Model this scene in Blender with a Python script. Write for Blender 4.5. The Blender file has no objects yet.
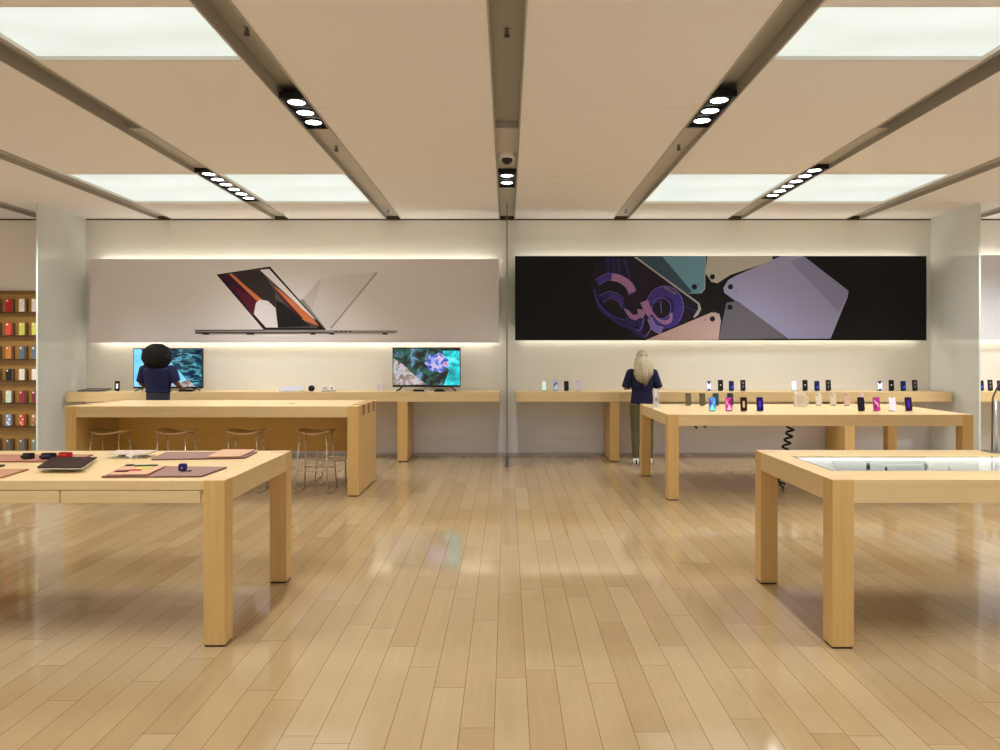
import bpy, bmesh, math, random
from mathutils import Vector, Matrix, noise
random.seed(7)
sc = bpy.context.scene
COL = sc.collection
F, PX, PY, H = 722.0, 507.0, 354.0, 1.6
def W(px, py, D):                       # measured point of the place at distance D
    return ((px-PX)/F*D, D, H-(py-PY)/F*D)
def X(px, D): return (px-PX)/F*D
def Z(py, D): return H-(py-PY)/F*D

# ------------------------------------------------------------ materials
_mats = {}
def lin(c):
    return tuple(((v/255)/12.92 if v/255 <= .04045 else ((v/255+.055)/1.055)**2.4) for v in c)
def mat(name, rgb, rough=.5, metal=0., emit=0., spec=.5, trans=0., coat=0., alpha=1., ior=1.45, bump=0., bscale=60.):
    if name in _mats: return _mats[name]
    m = bpy.data.materials.new(name); m.use_nodes = True
    nt = m.node_tree; b = nt.nodes['Principled BSDF']
    c = lin(rgb)+(1,)
    b.inputs['Base Color'].default_value = c
    b.inputs['Roughness'].default_value = rough
    b.inputs['Metallic'].default_value = metal
    b.inputs['Specular IOR Level'].default_value = spec
    b.inputs['Transmission Weight'].default_value = trans
    b.inputs['Coat Weight'].default_value = coat
    b.inputs['Alpha'].default_value = alpha
    b.inputs['IOR'].default_value = ior
    if emit:
        b.inputs['Emission Color'].default_value = c
        b.inputs['Emission Strength'].default_value = emit
    # small procedural variation in tone so nothing is perfectly flat
    tc = nt.nodes.new('ShaderNodeTexCoord'); nz = nt.nodes.new('ShaderNodeTexNoise')
    nz.inputs['Scale'].default_value = bscale; nt.links.new(tc.outputs['Object'], nz.inputs['Vector'])
    if bump:
        bp = nt.nodes.new('ShaderNodeBump'); bp.inputs['Strength'].default_value = bump; bp.inputs['Distance'].default_value = .002
        nt.links.new(nz.outputs['Fac'], bp.inputs['Height']); nt.links.new(bp.outputs['Normal'], b.inputs['Normal'])
    else:
        mr = nt.nodes.new('ShaderNodeMapRange'); mr.inputs['To Min'].default_value = max(0, rough-.04); mr.inputs['To Max'].default_value = min(1, rough+.04)
        nt.links.new(nz.outputs['Fac'], mr.inputs['Value']); nt.links.new(mr.outputs['Result'], b.inputs['Roughness'])
    _mats[name] = m
    return m
def wood(name, c1, c2, scale=(1.2, 26, 26), rough=.35):
    if name in _mats: return _mats[name]
    m = bpy.data.materials.new(name); m.use_nodes = True
    nt = m.node_tree; N = nt.nodes; L = nt.links; b = N['Principled BSDF']
    tc = N.new('ShaderNodeTexCoord'); mp = N.new('ShaderNodeMapping'); mp.inputs['Scale'].default_value = scale
    L.new(tc.outputs['Object'], mp.inputs['Vector'])
    n1 = N.new('ShaderNodeTexNoise'); n1.inputs['Scale'].default_value = 1.6; n1.inputs['Detail'].default_value = 5; n1.inputs['Distortion'].default_value = .6
    L.new(mp.outputs['Vector'], n1.inputs['Vector'])
    r = N.new('ShaderNodeValToRGB'); r.color_ramp.elements[0].position = .25; r.color_ramp.elements[1].position = .75
    r.color_ramp.elements[0].color = lin(c1)+(1,); r.color_ramp.elements[1].color = lin(c2)+(1,)
    L.new(n1.outputs['Fac'], r.inputs['Fac']); L.new(r.outputs['Color'], b.inputs['Base Color'])
    b.inputs['Roughness'].default_value = rough
    _mats[name] = m
    return m
WOODX = wood('maple_along', (218, 188, 134), (228, 202, 152))
WOODZ = wood('maple_upright_shaded', (208, 168, 102), (218, 182, 118), (26, 26, 1.2))  # darker than the tops: shade of upright faces put into the maple
WOODY = wood('maple_across', (218, 188, 134), (228, 202, 152), (26, 1.2, 26))
ENDG = wood('maple_end_grain', (214, 178, 138), (224, 190, 150), (60, 60, 60))
AMBER = wood('amber_panel', (236, 188, 88), (242, 198, 100))
SHELFW = wood('walnut_slat', (150, 112, 50), (168, 128, 62), (1.5, 20, 30))
DARKEND = mat('dark_end_grain', (150, 108, 78), .5)
WALL = mat('wall_paint', (234, 232, 224), .6, bscale=3)
WALLP = mat('wall_lower', (232, 231, 236), .5, bscale=3)
TANW = mat('tan_wall', (234, 226, 214), .7)
CEIL = mat('ceiling_paint', (240, 238, 243), .7, bscale=2)
SLOT = mat('slot_metal', (176, 172, 166), .45, .1)
SLOTD = mat('slot_dark', (168, 164, 156), .5, .1)
SLOTL = mat('slot_plate', (190, 186, 182), .45, .1)
BLACK = mat('black_plastic', (18, 18, 20), .4)
DKG = mat('foot_gap_shade', (40, 32, 26), .8)  # foot glides, coloured dark to paint the shadow gap under legs
WHITEP = mat('white_plastic', (235, 235, 235), .35)
GREYM = mat('brushed_steel', (150, 150, 150), .3, .9)
CHROME = mat('light_steel', (226, 216, 200), .28, .7)
SILVER = mat('silver_metal', (200, 202, 206), .3, .6)
REVEAL = mat('shadow_gap', (70, 62, 52), .8)

def floor_material():
    m = bpy.data.materials.new('plank_floor'); m.use_nodes = True
    nt = m.node_tree; N = nt.nodes; L = nt.links; b = N['Principled BSDF']
    geo = N.new('ShaderNodeNewGeometry'); sp = N.new('ShaderNodeSeparateXYZ'); L.new(geo.outputs['Position'], sp.inputs[0])
    def mth(op, a, bb=None):
        n = N.new('ShaderNodeMath'); n.operation = op
        for k, v in enumerate((a, bb)):
            if v is None: continue
            if isinstance(v, (int, float)): n.inputs[k].default_value = v
            else: L.new(v, n.inputs[k])
        return n.outputs[0]
    u = mth('DIVIDE', mth('SUBTRACT', sp.outputs['X'], .093), .148)
    i = mth('FLOOR', u); fu = mth('FRACT', u)
    w1 = N.new('ShaderNodeTexWhiteNoise'); w1.noise_dimensions = '1D'; L.new(i, w1.inputs['W'])
    v = mth('ADD', mth('DIVIDE', sp.outputs['Y'], 1.25), mth('MULTIPLY', w1.outputs['Value'], 7.0))
    j = mth('FLOOR', v); fv = mth('FRACT', v)
    cb = N.new('ShaderNodeCombineXYZ'); L.new(i, cb.inputs[0]); L.new(j, cb.inputs[1])
    w2 = N.new('ShaderNodeTexWhiteNoise'); w2.noise_dimensions = '2D'; L.new(cb.outputs[0], w2.inputs['Vector'])
    r = N.new('ShaderNodeValToRGB'); e = r.color_ramp.elements
    e[0].color = lin((168, 142, 104))+(1,); e[1].color = lin((180, 157, 120))+(1,)
    k = e.new(.35); k.color = lin((173, 148, 110))+(1,)
    k = e.new(.7); k.color = lin((176, 152, 114))+(1,)
    L.new(w2.outputs['Value'], r.inputs['Fac'])
    mp = N.new('ShaderNodeMapping'); mp.inputs['Scale'].default_value = (22, 1.3, 1); L.new(geo.outputs['Position'], mp.inputs[0])
    add = N.new('ShaderNodeVectorMath'); add.operation = 'ADD'; L.new(mp.outputs[0], add.inputs[0]); L.new(w2.outputs['Color'], add.inputs[1])
    nz = N.new('ShaderNodeTexNoise'); nz.inputs['Scale'].default_value = 1.5; nz.inputs['Detail'].default_value = 4; L.new(add.outputs[0], nz.inputs['Vector'])
    nb = N.new('ShaderNodeTexNoise'); nb.inputs['Scale'].default_value = 2.6; nb.inputs['Detail'].default_value = 2; L.new(geo.outputs['Position'], nb.inputs['Vector'])
    mx = N.new('ShaderNodeMixRGB'); mx.blend_type = 'MULTIPLY'; mx.inputs[0].default_value = .55
    g = N.new('ShaderNodeMapRange'); g.inputs['From Min'].default_value = .3; g.inputs['From Max'].default_value = .7
    g.inputs['To Min'].default_value = .84; g.inputs['To Max'].default_value = 1.05
    L.new(mth('MULTIPLY', mth('ADD', nz.outputs['Fac'], nb.outputs['Fac']), .5), g.inputs['Value'])
    L.new(r.outputs['Color'], mx.inputs[1]); L.new(g.outputs[0], mx.inputs[2])
    e1 = mth('LESS_THAN', fu, .018); e2 = mth('GREATER_THAN', fu, .994); e3 = mth('LESS_THAN', fv, .0028)
    gr = mth('MAXIMUM', mth('MAXIMUM', e1, e2), e3)
    m2 = N.new('ShaderNodeMixRGB'); L.new(mth('MULTIPLY', gr, .62), m2.inputs[0]); L.new(mx.outputs[0], m2.inputs[1])
    m2.inputs[2].default_value = lin((84, 54, 24))+(1,)
    L.new(m2.outputs[0], b.inputs['Base Color'])
    rr = N.new('ShaderNodeMapRange'); rr.inputs['To Min'].default_value = .05; rr.inputs['To Max'].default_value = .12
    L.new(mth('MULTIPLY', mth('ADD', nb.outputs['Fac'], w2.outputs['Value']), .5), rr.inputs['Value'])
    L.new(rr.outputs[0], b.inputs['Roughness'])
    # planks cup very slightly, each tilted on its own
    bp = N.new('ShaderNodeBump'); bp.inputs['Strength'].default_value = .07; bp.inputs['Distance'].default_value = .004
    cup = mth('ADD', mth('MULTIPLY', nb.outputs['Fac'], 1.0), mth('MULTIPLY', gr, -.5))
    L.new(cup, bp.inputs['Height']); L.new(bp.outputs[0], b.inputs['Normal'])
    b.inputs['Specular IOR Level'].default_value = .6
    return m
def glass_fin_material():
    m = bpy.data.materials.new('milky_glass'); m.use_nodes = True
    nt = m.node_tree; N = nt.nodes; L = nt.links; b = N['Principled BSDF']; out = N['Material Output']
    b.inputs['Base Color'].default_value = lin((240, 247, 248))+(1,)
    b.inputs['Roughness'].default_value = .09
    b.inputs['Specular IOR Level'].default_value = .9
    t = N.new('ShaderNodeBsdfTransparent'); mx = N.new('ShaderNodeMixShader')
    tc = N.new('ShaderNodeTexCoord'); nz = N.new('ShaderNodeTexNoise'); nz.inputs['Scale'].default_value = 1.5
    L.new(tc.outputs['Object'], nz.inputs['Vector'])
    mr = N.new('ShaderNodeMapRange'); mr.inputs['To Min'].default_value = .66; mr.inputs['To Max'].default_value = .78
    L.new(nz.outputs['Fac'], mr.inputs['Value']); L.new(mr.outputs[0], mx.inputs[0])
    L.new(t.outputs[0], mx.inputs[1]); L.new(b.outputs[0], mx.inputs[2]); L.new(mx.outputs[0], out.inputs['Surface'])
    return m
def pane_material():
    m = bpy.data.materials.new('clear_pane'); m.use_nodes = True
    nt = m.node_tree; N = nt.nodes; L = nt.links; N.remove(N['Principled BSDF'])
    t = N.new('ShaderNodeBsdfTransparent'); t.inputs[0].default_value = (.96, .98, .97, 1)
    g = N.new('ShaderNodeBsdfGlossy'); g.inputs['Roughness'].default_value = .02
    lw = N.new('ShaderNodeLayerWeight'); lw.inputs['Blend'].default_value = .5; fr = N.new('ShaderNodeMath'); fr.operation = 'POWER'; fr.inputs[1].default_value = 6; L.new(lw.outputs['Facing'], fr.inputs[0])
    mx = N.new('ShaderNodeMixShader'); L.new(fr.outputs[0], mx.inputs[0]); L.new(t.outputs[0], mx.inputs[1]); L.new(g.outputs[0], mx.inputs[2])
    L.new(mx.outputs[0], N['Material Output'].inputs['Surface'])
    return m
def diffuser_material(strength):
    m = bpy.data.materials.new('light_diffuser'); m.use_nodes = True
    nt = m.node_tree; N = nt.nodes; L = nt.links; b = N['Principled BSDF']
    tc = N.new('ShaderNodeTexCoord'); mp = N.new('ShaderNodeMapping'); mp.inputs['Scale'].default_value = (.5, 1.6, 1)
    L.new(tc.outputs['Object'], mp.inputs[0])
    nz = N.new('ShaderNodeTexNoise'); nz.inputs['Scale'].default_value = 1.3; nz.inputs['Detail'].default_value = 1; L.new(mp.outputs[0], nz.inputs[0])
    r = N.new('ShaderNodeValToRGB'); r.color_ramp.elements[0].position = .3; r.color_ramp.elements[1].position = .7
    r.color_ramp.elements[0].color = (.68, .76, .70, 1); r.color_ramp.elements[1].color = (.83, .9, .85, 1)
    L.new(nz.outputs['Fac'], r.inputs[0]); L.new(r.outputs[0], b.inputs['Emission Color'])
    b.inputs['Emission Strength'].default_value = strength; b.inputs['Base Color'].default_value = (.25, .25, .25, 1)
    return m

# ------------------------------------------------------------ mesh helpers
def newbm(): return bmesh.new()
def bx(bm, x0, x1, y0, y1, z0, z1, mi=0):
    vs = [bm.verts.new(p) for p in ((x0,y0,z0),(x1,y0,z0),(x1,y1,z0),(x0,y1,z0),(x0,y0,z1),(x1,y0,z1),(x1,y1,z1),(x0,y1,z1))]
    for q in ((3,2,1,0),(4,5,6,7),(0,1,5,4),(1,2,6,5),(2,3,7,6),(3,0,4,7)):
        f = bm.faces.new([vs[i] for i in q]); f.material_index = mi
    return vs
def xform(bm, verts, M):
    for v in verts: v.co = M @ v.co
def poly(bm, pts, mi=0):
    f = bm.faces.new([bm.verts.new(p) for p in pts]); f.material_index = mi
    return f
def prism(bm, pts, d, mi=0):            # closed polygon pts extruded by vector d
    a = [bm.verts.new(p) for p in pts]; b = [bm.verts.new(Vector(p)+Vector(d)) for p in pts]
    n = len(a)
    fs = [bm.faces.new(a), bm.faces.new(b[::-1])]
    for i in range(n): fs.append(bm.faces.new((a[i], b[i], b[(i+1) % n], a[(i+1) % n])))
    for f in fs: f.material_index = mi
    return a+b
def tube(bm, pts, rad, seg=10, mi=0, ex=1., ey=1., cap=True, up=None):
    pts = [Vector(p) for p in pts]; n = len(pts)
    if isinstance(rad, (int, float)): rad = [rad]*n
    rings = []
    ref = None
    for i, p in enumerate(pts):
        t = (pts[min(i+1, n-1)]-pts[max(i-1, 0)]).normalized()
        if ref is None:
            a = Vector(up) if up else (Vector((1,0,0)) if abs(t.x) < .8 else Vector((0,1,0)))
        else: a = ref
        a = (a - t*a.dot(t)).normalized(); ref = a
        c = t.cross(a)
        rings.append([bm.verts.new(p+a*math.cos(2*math.pi*k/seg)*rad[i]*ex+c*math.sin(2*math.pi*k/seg)*rad[i]*ey) for k in range(seg)])
    for i in range(n-1):
        for k in range(seg):
            f = bm.faces.new((rings[i][k], rings[i][(k+1) % seg], rings[i+1][(k+1) % seg], rings[i+1][k])); f.material_index = mi; f.smooth = True
    if cap:
        f = bm.faces.new(rings[0][::-1]); f.material_index = mi
        f = bm.faces.new(rings[-1]); f.material_index = mi
    return rings
def capsule(bm, p0, p1, r0, r1, ex=1., ey=1., seg=14, up=None):
    p0, p1 = Vector(p0), Vector(p1); t = (p1-p0); l = t.length; t = t/l if l > 1e-6 else Vector((0,0,1))
    pts, rad = [], []
    for k in range(5):
        a = math.pi/2*(1-k/5); pts.append(p0-t*r0*math.sin(a)); rad.append(max(.0008, r0*math.cos(a)))
    pts.append(p0); rad.append(r0); pts.append(p1); rad.append(r1)
    for k in range(1, 6):
        a = math.pi/2*k/5; pts.append(p1+t*r1*math.sin(a)); rad.append(max(.0008, r1*math.cos(a)))
    tube(bm, pts, rad, seg, 0, ex, ey, True, up)
def ell(bm, c, r, seg=20, M=None):
    g = bmesh.ops.create_uvsphere(bm, u_segments=seg, v_segments=seg//2+2, radius=1)
    for v in g['verts']:
        v.co = Vector((v.co.x*r[0], v.co.y*r[1], v.co.z*r[2]))
        if M: v.co = M @ v.co
        v.co += Vector(c)
    return g['verts']
def disc(bm, c, r, d, axis='z', seg=24, mi=0, r2=None):
    c = Vector(c); A = {'z': (Vector((1,0,0)), Vector((0,1,0)), Vector((0,0,1))), 'y': (Vector((1,0,0)), Vector((0,0,-1)), Vector((0,1,0))), 'x': (Vector((0,1,0)), Vector((0,0,1)), Vector((1,0,0)))}[axis]
    r2 = r if r2 is None else r2
    a = [bm.verts.new(c+A[0]*r*math.cos(2*math.pi*k/seg)+A[1]*r*math.sin(2*math.pi*k/seg)) for k in range(seg)]
    b = [bm.verts.new(c+A[2]*d+A[0]*r2*math.cos(2*math.pi*k/seg)+A[1]*r2*math.sin(2*math.pi*k/seg)) for k in range(seg)]
    fs = [bm.faces.new(a[::-1]), bm.faces.new(b)]+[bm.faces.new((a[k], a[(k+1) % seg], b[(k+1) % seg], b[k])) for k in range(seg)]
    for f in fs: f.material_index = mi
def roundrect(w, h, r, n=4):
    out = []
    for cx, cy, a0 in ((w/2-r, h/2-r, 0), (-w/2+r, h/2-r, 90), (-w/2+r, -h/2+r, 180), (w/2-r, -h/2+r, 270)):
        for k in range(n+1):
            a = math.radians(a0+90*k/n); out.append((cx+r*math.cos(a), cy+r*math.sin(a)))
    return out
def obj(name, bm, m, parent=None, loc=(0,0,0), bevel=0., seg=2, rot=None):
    bmesh.ops.recalc_face_normals(bm, faces=bm.faces[:])
    me = bpy.data.meshes.new(name); bm.to_mesh(me); bm.free()
    for mm in (m if isinstance(m, (list, tuple)) else [m]): me.materials.append(mm)
    o = bpy.data.objects.new(name, me); COL.objects.link(o); o.location = loc
    if rot: o.rotation_euler = rot
    if parent: o.parent = parent
    if bevel:
        b = o.modifiers.new('edge', 'BEVEL'); b.width = bevel; b.segments = seg; b.limit_method = 'ANGLE'
    return o
def box(name, m, parent, x0, x1, y0, y1, z0, z1, bevel=0.):
    bm = newbm(); bx(bm, x0, x1, y0, y1, z0, z1); return obj(name, bm, m, parent, bevel=bevel)
def tag(o, label, cat, group=None):
    o['label'] = label; o['category'] = cat
    if group: o['group'] = group
    return o
def thing(name, label, cat, loc=(0,0,0), rz=0., group=None):
    o = bpy.data.objects.new(name, None); COL.objects.link(o); o.empty_display_size = .1
    o.location = loc; o.rotation_euler = (0, 0, rz)
    return tag(o, label, cat, group)
def struct(o): o['kind'] = 'structure'; return o

# ------------------------------------------------------------ setting
DW, CZ = 11.38, 3.728
XL, XR, YB = -9.4, 9.4, -6.0
bm = newbm(); bx(bm, XL-.1, XR+.1, YB-.1, DW+.1, -.12, 0); struct(obj('floor', bm, floor_material()))
# back wall: upper sheet, lower panels with open joints, low plinth
bm = newbm()
bx(bm, -6.66, 6.66, DW+.01, DW+.12, 0, CZ-.02)
for a, b in ((-6.66, -.02), (-.0, 6.66)):
    for z0, z1 in ((.045, .272), (.277, .62), (.6225, CZ-.02)):
        bx(bm, a, b, DW, DW+.01, z0, z1, 1 if z1 < .7 else 0)
    bx(bm, a, b, DW+.004, DW+.01, 0, .045, 2)
struct(obj('wall_back', bm, [WALL, WALLP, SLOTL]))
bm = newbm(); bx(bm, 6.66, XR, DW, DW+.12, 0, CZ-.02); struct(obj('wall_back_right', bm, WALL))
bm = newbm(); bx(bm, XL, -6.66, DW, DW+.12, 0, CZ-.02); struct(obj('wall_back_left', bm, TANW))
bm = newbm(); bx(bm, XL-.1, XL, YB, DW+.1, 0, CZ); struct(obj('wall_left', bm, WALL))
bm = newbm(); bx(bm, XR, XR+.1, YB, DW+.1, 0, CZ); struct(obj('wall_right', bm, WALL))
bm = newbm(); bx(bm, XL, XR, DW-.012, DW+.12, CZ-.018, CZ+.1); struct(obj('trim_8', bm, REVEAL))  # solid dark strip, paints the shade in the gap between wall and ceiling

# slots between ceiling panels
SLOTS = [(-7.34, -7.08), (-5.50, -5.27), (-3.66, -3.42), (-1.902, -1.668), (-.118, .118), (1.668, 1.902), (3.46, 3.69), (5.32, 5.56), (7.14, 7.40)]
edges = [XL]+[e for s in SLOTS for e in s]+[XR]
# luminous panels: (bay index between slots, y0, y1)
LIGHTS = []
for b_ in (3, 6): LIGHTS.append((b_, 4.42, 5.24))
for b_ in (2, 3, 6, 7): LIGHTS.append((b_, 8.55, 10.2))
for b_ in (1, 8): LIGHTS.append((b_, 4.42, 5.24))
for y0 in (-3.9, .3):  # unseen rows, added for the light they give the room
    for b_ in (1, 3, 6, 8): LIGHTS.append((b_, y0, y0+1.65))
bm = newbm()
for k in range(0, len(edges)-1, 2):
    bay = k//2; x0, x1 = edges[k], edges[k+1]
    holes = sorted((y0, y1) for b_, y0, y1 in LIGHTS if b_ == bay)
    y = YB
    for y0, y1 in holes+[(DW, DW)]:
        segs = []
        a = y
        while y0-a > 3.6: segs.append((a, a+2.44)); a += 2.446
        segs.append((a, y0))
        for s0, s1 in segs: bx(bm, x0+.006, x1-.006, s0, s1, CZ, CZ+.14)
        y = y1
bx(bm, XL-.1, XR+.1, YB-.1, DW+.12, CZ+.141, CZ+.2)
struct(obj('ceiling', bm, CEIL))
for n, (a, b) in enumerate(SLOTS):
    bm = newbm(); yb = 6.95
    bx(bm, a-.006, a+.007, YB, DW, CZ-.008, CZ+.139, 0)
    bx(bm, b-.007, b+.006, YB, DW, CZ-.008, CZ+.139, 0)
    bx(bm, a+.007, b-.007, YB, yb, CZ+.11, CZ+.139, 1)
    bx(bm, a+.007, b-.007, yb, DW, CZ+.045, CZ+.139, 2)
    struct(obj('trim_%d' % (n+1 if n < 7 else n+2), bm, [SLOT, SLOTD, SLOTL]))
names = {3: 'near left, between the first and second dark slots', 6: 'near right, between the first and second dark slots'}
lab = {(3, 4): 'large luminous white ceiling panel at the top left of the photo', (6, 4): 'large luminous white ceiling panel at the top right of the photo',
       (3, 8): 'far luminous ceiling panel left of centre, touching the three-lamp slot', (2, 8): 'far luminous ceiling panel at left, outside the six-lamp slot',
       (6, 8): 'far luminous ceiling panel right of centre, touching the three-lamp slot', (7, 8): 'far luminous ceiling panel at right, outside the six-lamp slot'}
DIFF = diffuser_material(.82)
FRAME = mat('light_frame', (225, 222, 214), .5)
for b_, y0, y1 in LIGHTS:
    x0, x1 = edges[2*b_]+.008, edges[2*b_+1]-.008
    t = thing('ceiling_light', lab.get((b_, int(y0)), 'unseen luminous ceiling panel added for room light, set between dark slots'), 'ceiling light', ((x0+x1)/2, (y0+y1)/2, CZ), 0, 'luminous ceiling panels')
    w, d = (x1-x0)/2, (y1-y0)/2
    box('diffuser', DIFF, t, -w+.012, w-.012, -d+.012, d-.012, .03, .05)
    bm = newbm()
    bx(bm, -w, w, -d+.001, -d+.012, .001, .1); bx(bm, -w, w, d-.012, d-.001, .001, .1)
    bx(bm, -w, -w+.012, -d+.012, d-.012, .001, .1); bx(bm, w-.012, w, -d+.012, d-.012, .001, .1)
    obj('frame', bm, FRAME, t)
LAMP = mat('lamp_glow', (255, 250, 240), .4, emit=9)
SPOTS = []
def bank(xc, y0, n, label, pitch=.265, power=1., real=True):
    ln = n*pitch+.03
    t = thing('downlight_bank', label, 'ceiling light', (xc, y0, CZ+.02), 0, 'recessed downlight banks')
    bm = newbm()
    bx(bm, -.104, .104, 0, .012, -.03, .022); bx(bm, -.104, .104, ln-.012, ln, -.03, .022)
    bx(bm, -.104, -.092, .012, ln-.012, -.03, .022); bx(bm, .092, .104, .012, ln-.012, -.03, .022)
    bx(bm, -.092, .092, .012, ln-.012, .006, .022)
    obj('housing', bm, BLACK, t)
    for k in range(n):
        yc = .015+pitch*(k+.5)
        bm = newbm(); disc(bm, (0, yc, -.012), .072, .016); obj('lamp', bm, LAMP, t)
        bm = newbm()
        for q in range(24):
            a0, a1 = 2*math.pi*q/24, 2*math.pi*(q+1)/24
            for r0, r1, z0, z1 in ((.074, .084, -.016, -.016), (.084, .084, -.016, .004), (.074, .074, .004, -.016)):
                poly(bm, [(math.cos(a0)*r0, yc+math.sin(a0)*r0, z0), (math.cos(a1)*r0, yc+math.sin(a1)*r0, z0), (math.cos(a1)*r1, yc+math.sin(a1)*r1, z1), (math.cos(a0)*r1, yc+math.sin(a0)*r1, z1)])
        obj('lamp_ring', bm, BLACK, t)
        SPOTS.append((xc, y0+yc, CZ-.02, power))
c1 = 1.785
bank(-c1, 5.98, 3, 'recessed bank of three round lamps in the slot left of centre')
bank(c1, 5.93, 3, 'recessed bank of three round lamps in the slot right of centre')
bank(-3.54, 8.42, 6, 'recessed bank of six round lamps between the far left luminous panels', power=.75)
bank(3.575, 8.25, 6, 'recessed bank of six round lamps between the far right luminous panels', power=.8)
bank(0, 8.45, 2, 'recessed pair of round lamps beside the dome camera in the centre slot', .36)
for xc in (-7.21, -c1, c1, 7.27):  # unseen banks, added only for their light
    for y0 in (-2.4, 2.3): bank(xc, y0, 3, 'unseen recessed bank of three round lamps, added to light the store')
for xc in (-3.54, 3.575):  # more unseen banks added to light the floor and tables
    for y0 in (-1.5, 3.0): bank(xc, y0, 3, 'unseen recessed bank of three round lamps, added to light the store', power=1)
for xc, yy in ((-7.21, 7.2), (7.27, 7.2), (-7.21, 9.0), (7.27, 9.0)): bank(xc, yy, 3, 'unseen bank of three round lamps in an outer slot, added to brighten the side bays', power=1.8)  # added out of view, stronger, to lift the dark side bays
SPOT_W = 63
for k, (x, y, z, p) in enumerate(SPOTS):
    l = bpy.data.lights.new('downlight', 'SPOT'); l.energy = SPOT_W*p; l.color = (.985, .985, 1)
    l.spot_size = math.radians(128); l.spot_blend = .8; l.shadow_soft_size = .07
    o = bpy.data.objects.new('downlight', l); COL.objects.link(o); o.location = (x, y, z)

# dome camera + sprinklers
t = thing('security_camera', 'small dome security camera with white ring in the centre ceiling slot', 'security camera', (0, 7.86, CZ+.045))
bm = newbm(); disc(bm, (0, 0, -.05), .085, .05, r2=.095); obj('housing', bm, WHITEP, t, bevel=.006)
bm = newbm(); g = ell(bm, (0, 0, -.05), (.062, .062, .062)); obj('dome', bm, mat('dome_dark', (25, 22, 20), .1), t)
def sprinkler(x, y, z, label):
    t = thing('sprinkler_head', label, 'sprinkler', (x, y, z), 0, 'fire sprinkler heads')
    bm = newbm(); disc(bm, (0, 0, -.006), .02, .006); disc(bm, (0, 0, -.04), .008, .036); obj('body', bm, GREYM, t)
    bm = newbm(); disc(bm, (0, 0, -.052), .022, .004)
    for s in (-1, 1): tube(bm, [(s*.008, 0, -.012), (s*.016, 0, -.03), (s*.006, 0, -.05)], .0025, 6)
    obj('deflector', bm, BLACK, t)
sprinkler(-1.785, 7.55, CZ+.045, 'small dark sprinkler head behind the three-lamp bank, left of centre')
sprinkler(1.785, 7.5, CZ+.045, 'small dark sprinkler head behind the three-lamp bank, right of centre')
sprinkler(-1.785, 10.85, CZ+.045, 'small dark sprinkler head in the left slot next to the back wall')
sprinkler(1.785, 10.85, CZ+.045, 'small dark sprinkler head in the right slot next to the back wall')
sprinkler(-1.785, 4.95, CZ+.11, 'small dark sprinkler head beside the top left luminous panel')
sprinkler(0, 4.97, CZ+.11, 'small dark sprinkler head in the centre slot at the top of the photo')

# glass fins standing out from the back wall
FIN = glass_fin_material()
EDGE = mat('glass_edge', (206, 216, 208), .15)
SHOE = mat('shoe_steel', (110, 106, 104), .35, .6)
def fin(x, label, y0=10.2, w=.026, edge=EDGE, top=CZ-.001):
    t = thing('glass_partition', label, 'glass partition', (x, (y0+DW)/2, 0), 0, 'glass partitions against the back wall')
    h = (DW-y0)/2
    box('pane', FIN, t, -w/2, w/2, -h+.012, h-.012, .02, top)
    box('polished_edge', edge, t, -w/2, w/2, -h, -h+.011, .02, top)
    bm = newbm(); bx(bm, -.026, .026, -h-.02, -h+.17, 0, .17); obj('floor_clamp', bm, SHOE, t, bevel=.004)
fin(-6.64, 'milky glass partition standing between the phone case wall and left counter')
fin(0, 'glass partition seen edge-on at the centre of the back wall', w=.016, edge=mat('dark_glass_edge', (120, 118, 104), .2))
fin(6.68, 'milky glass partition standing at the right end of the phone counter')

# ------------------------------------------------------------ wall pictures
HALO = mat('led_warm', (255, 248, 232), .5, emit=10)
def flatmat(name, rgb): return mat('print_'+name, rgb, .55, spec=.3)
def picture(name, label, x0, x1, z0, z1, face, artmats, art):
    t = thing(name, label, 'poster', ((x0+x1)/2, 11.2, (z0+z1)/2), 0, 'wide posters on the back wall')
    w, h = (x1-x0)/2, (z1-z0)/2
    box('panel', face, t, -w, w, 0, .035, -h, h)
    box('backing_frame', FRAME, t, -w+.1, w-.1, .036, .175, -h+.1, h-.1)
    box('light_strip', HALO, t, -w+.06, w-.06, .085, .1, h-.075, h-.06)
    box('light_strip', HALO, t, -w+.06, w-.06, .085, .1, -h+.06, -h+.075)
    if art:
        bm = newbm(); art(bm, t); 
        me = bpy.data.meshes.new('printed_art'); 
        bm.normal_update(); bm.to_mesh(me); bm.free()
        for mm in artmats: me.materials.append(mm)
        o = bpy.data.objects.new('printed_art', me); COL.objects.link(o); o.parent = t
    return t
def artist(bm, t, D=11.2, top=256.1):
    st = {'n': 0}
    def P(pts, mi, layer=True):
        if layer: st['n'] += 1
        y = -.0004*st['n']-.0004
        vs = []
        for px, py in pts:
            py = min(max(py, top), 340.3)
            x, _, z = W(px, py, D); vs.append((x-t.location.x, y, z-t.location.z))
        # orient to face the room
        a = sum(vs[i][0]*vs[(i+1) % len(vs)][2]-vs[(i+1) % len(vs)][0]*vs[i][2] for i in range(len(vs)))
        if a < 0: vs = vs[::-1]
        f = poly(bm, vs, mi)
    return P
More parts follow.
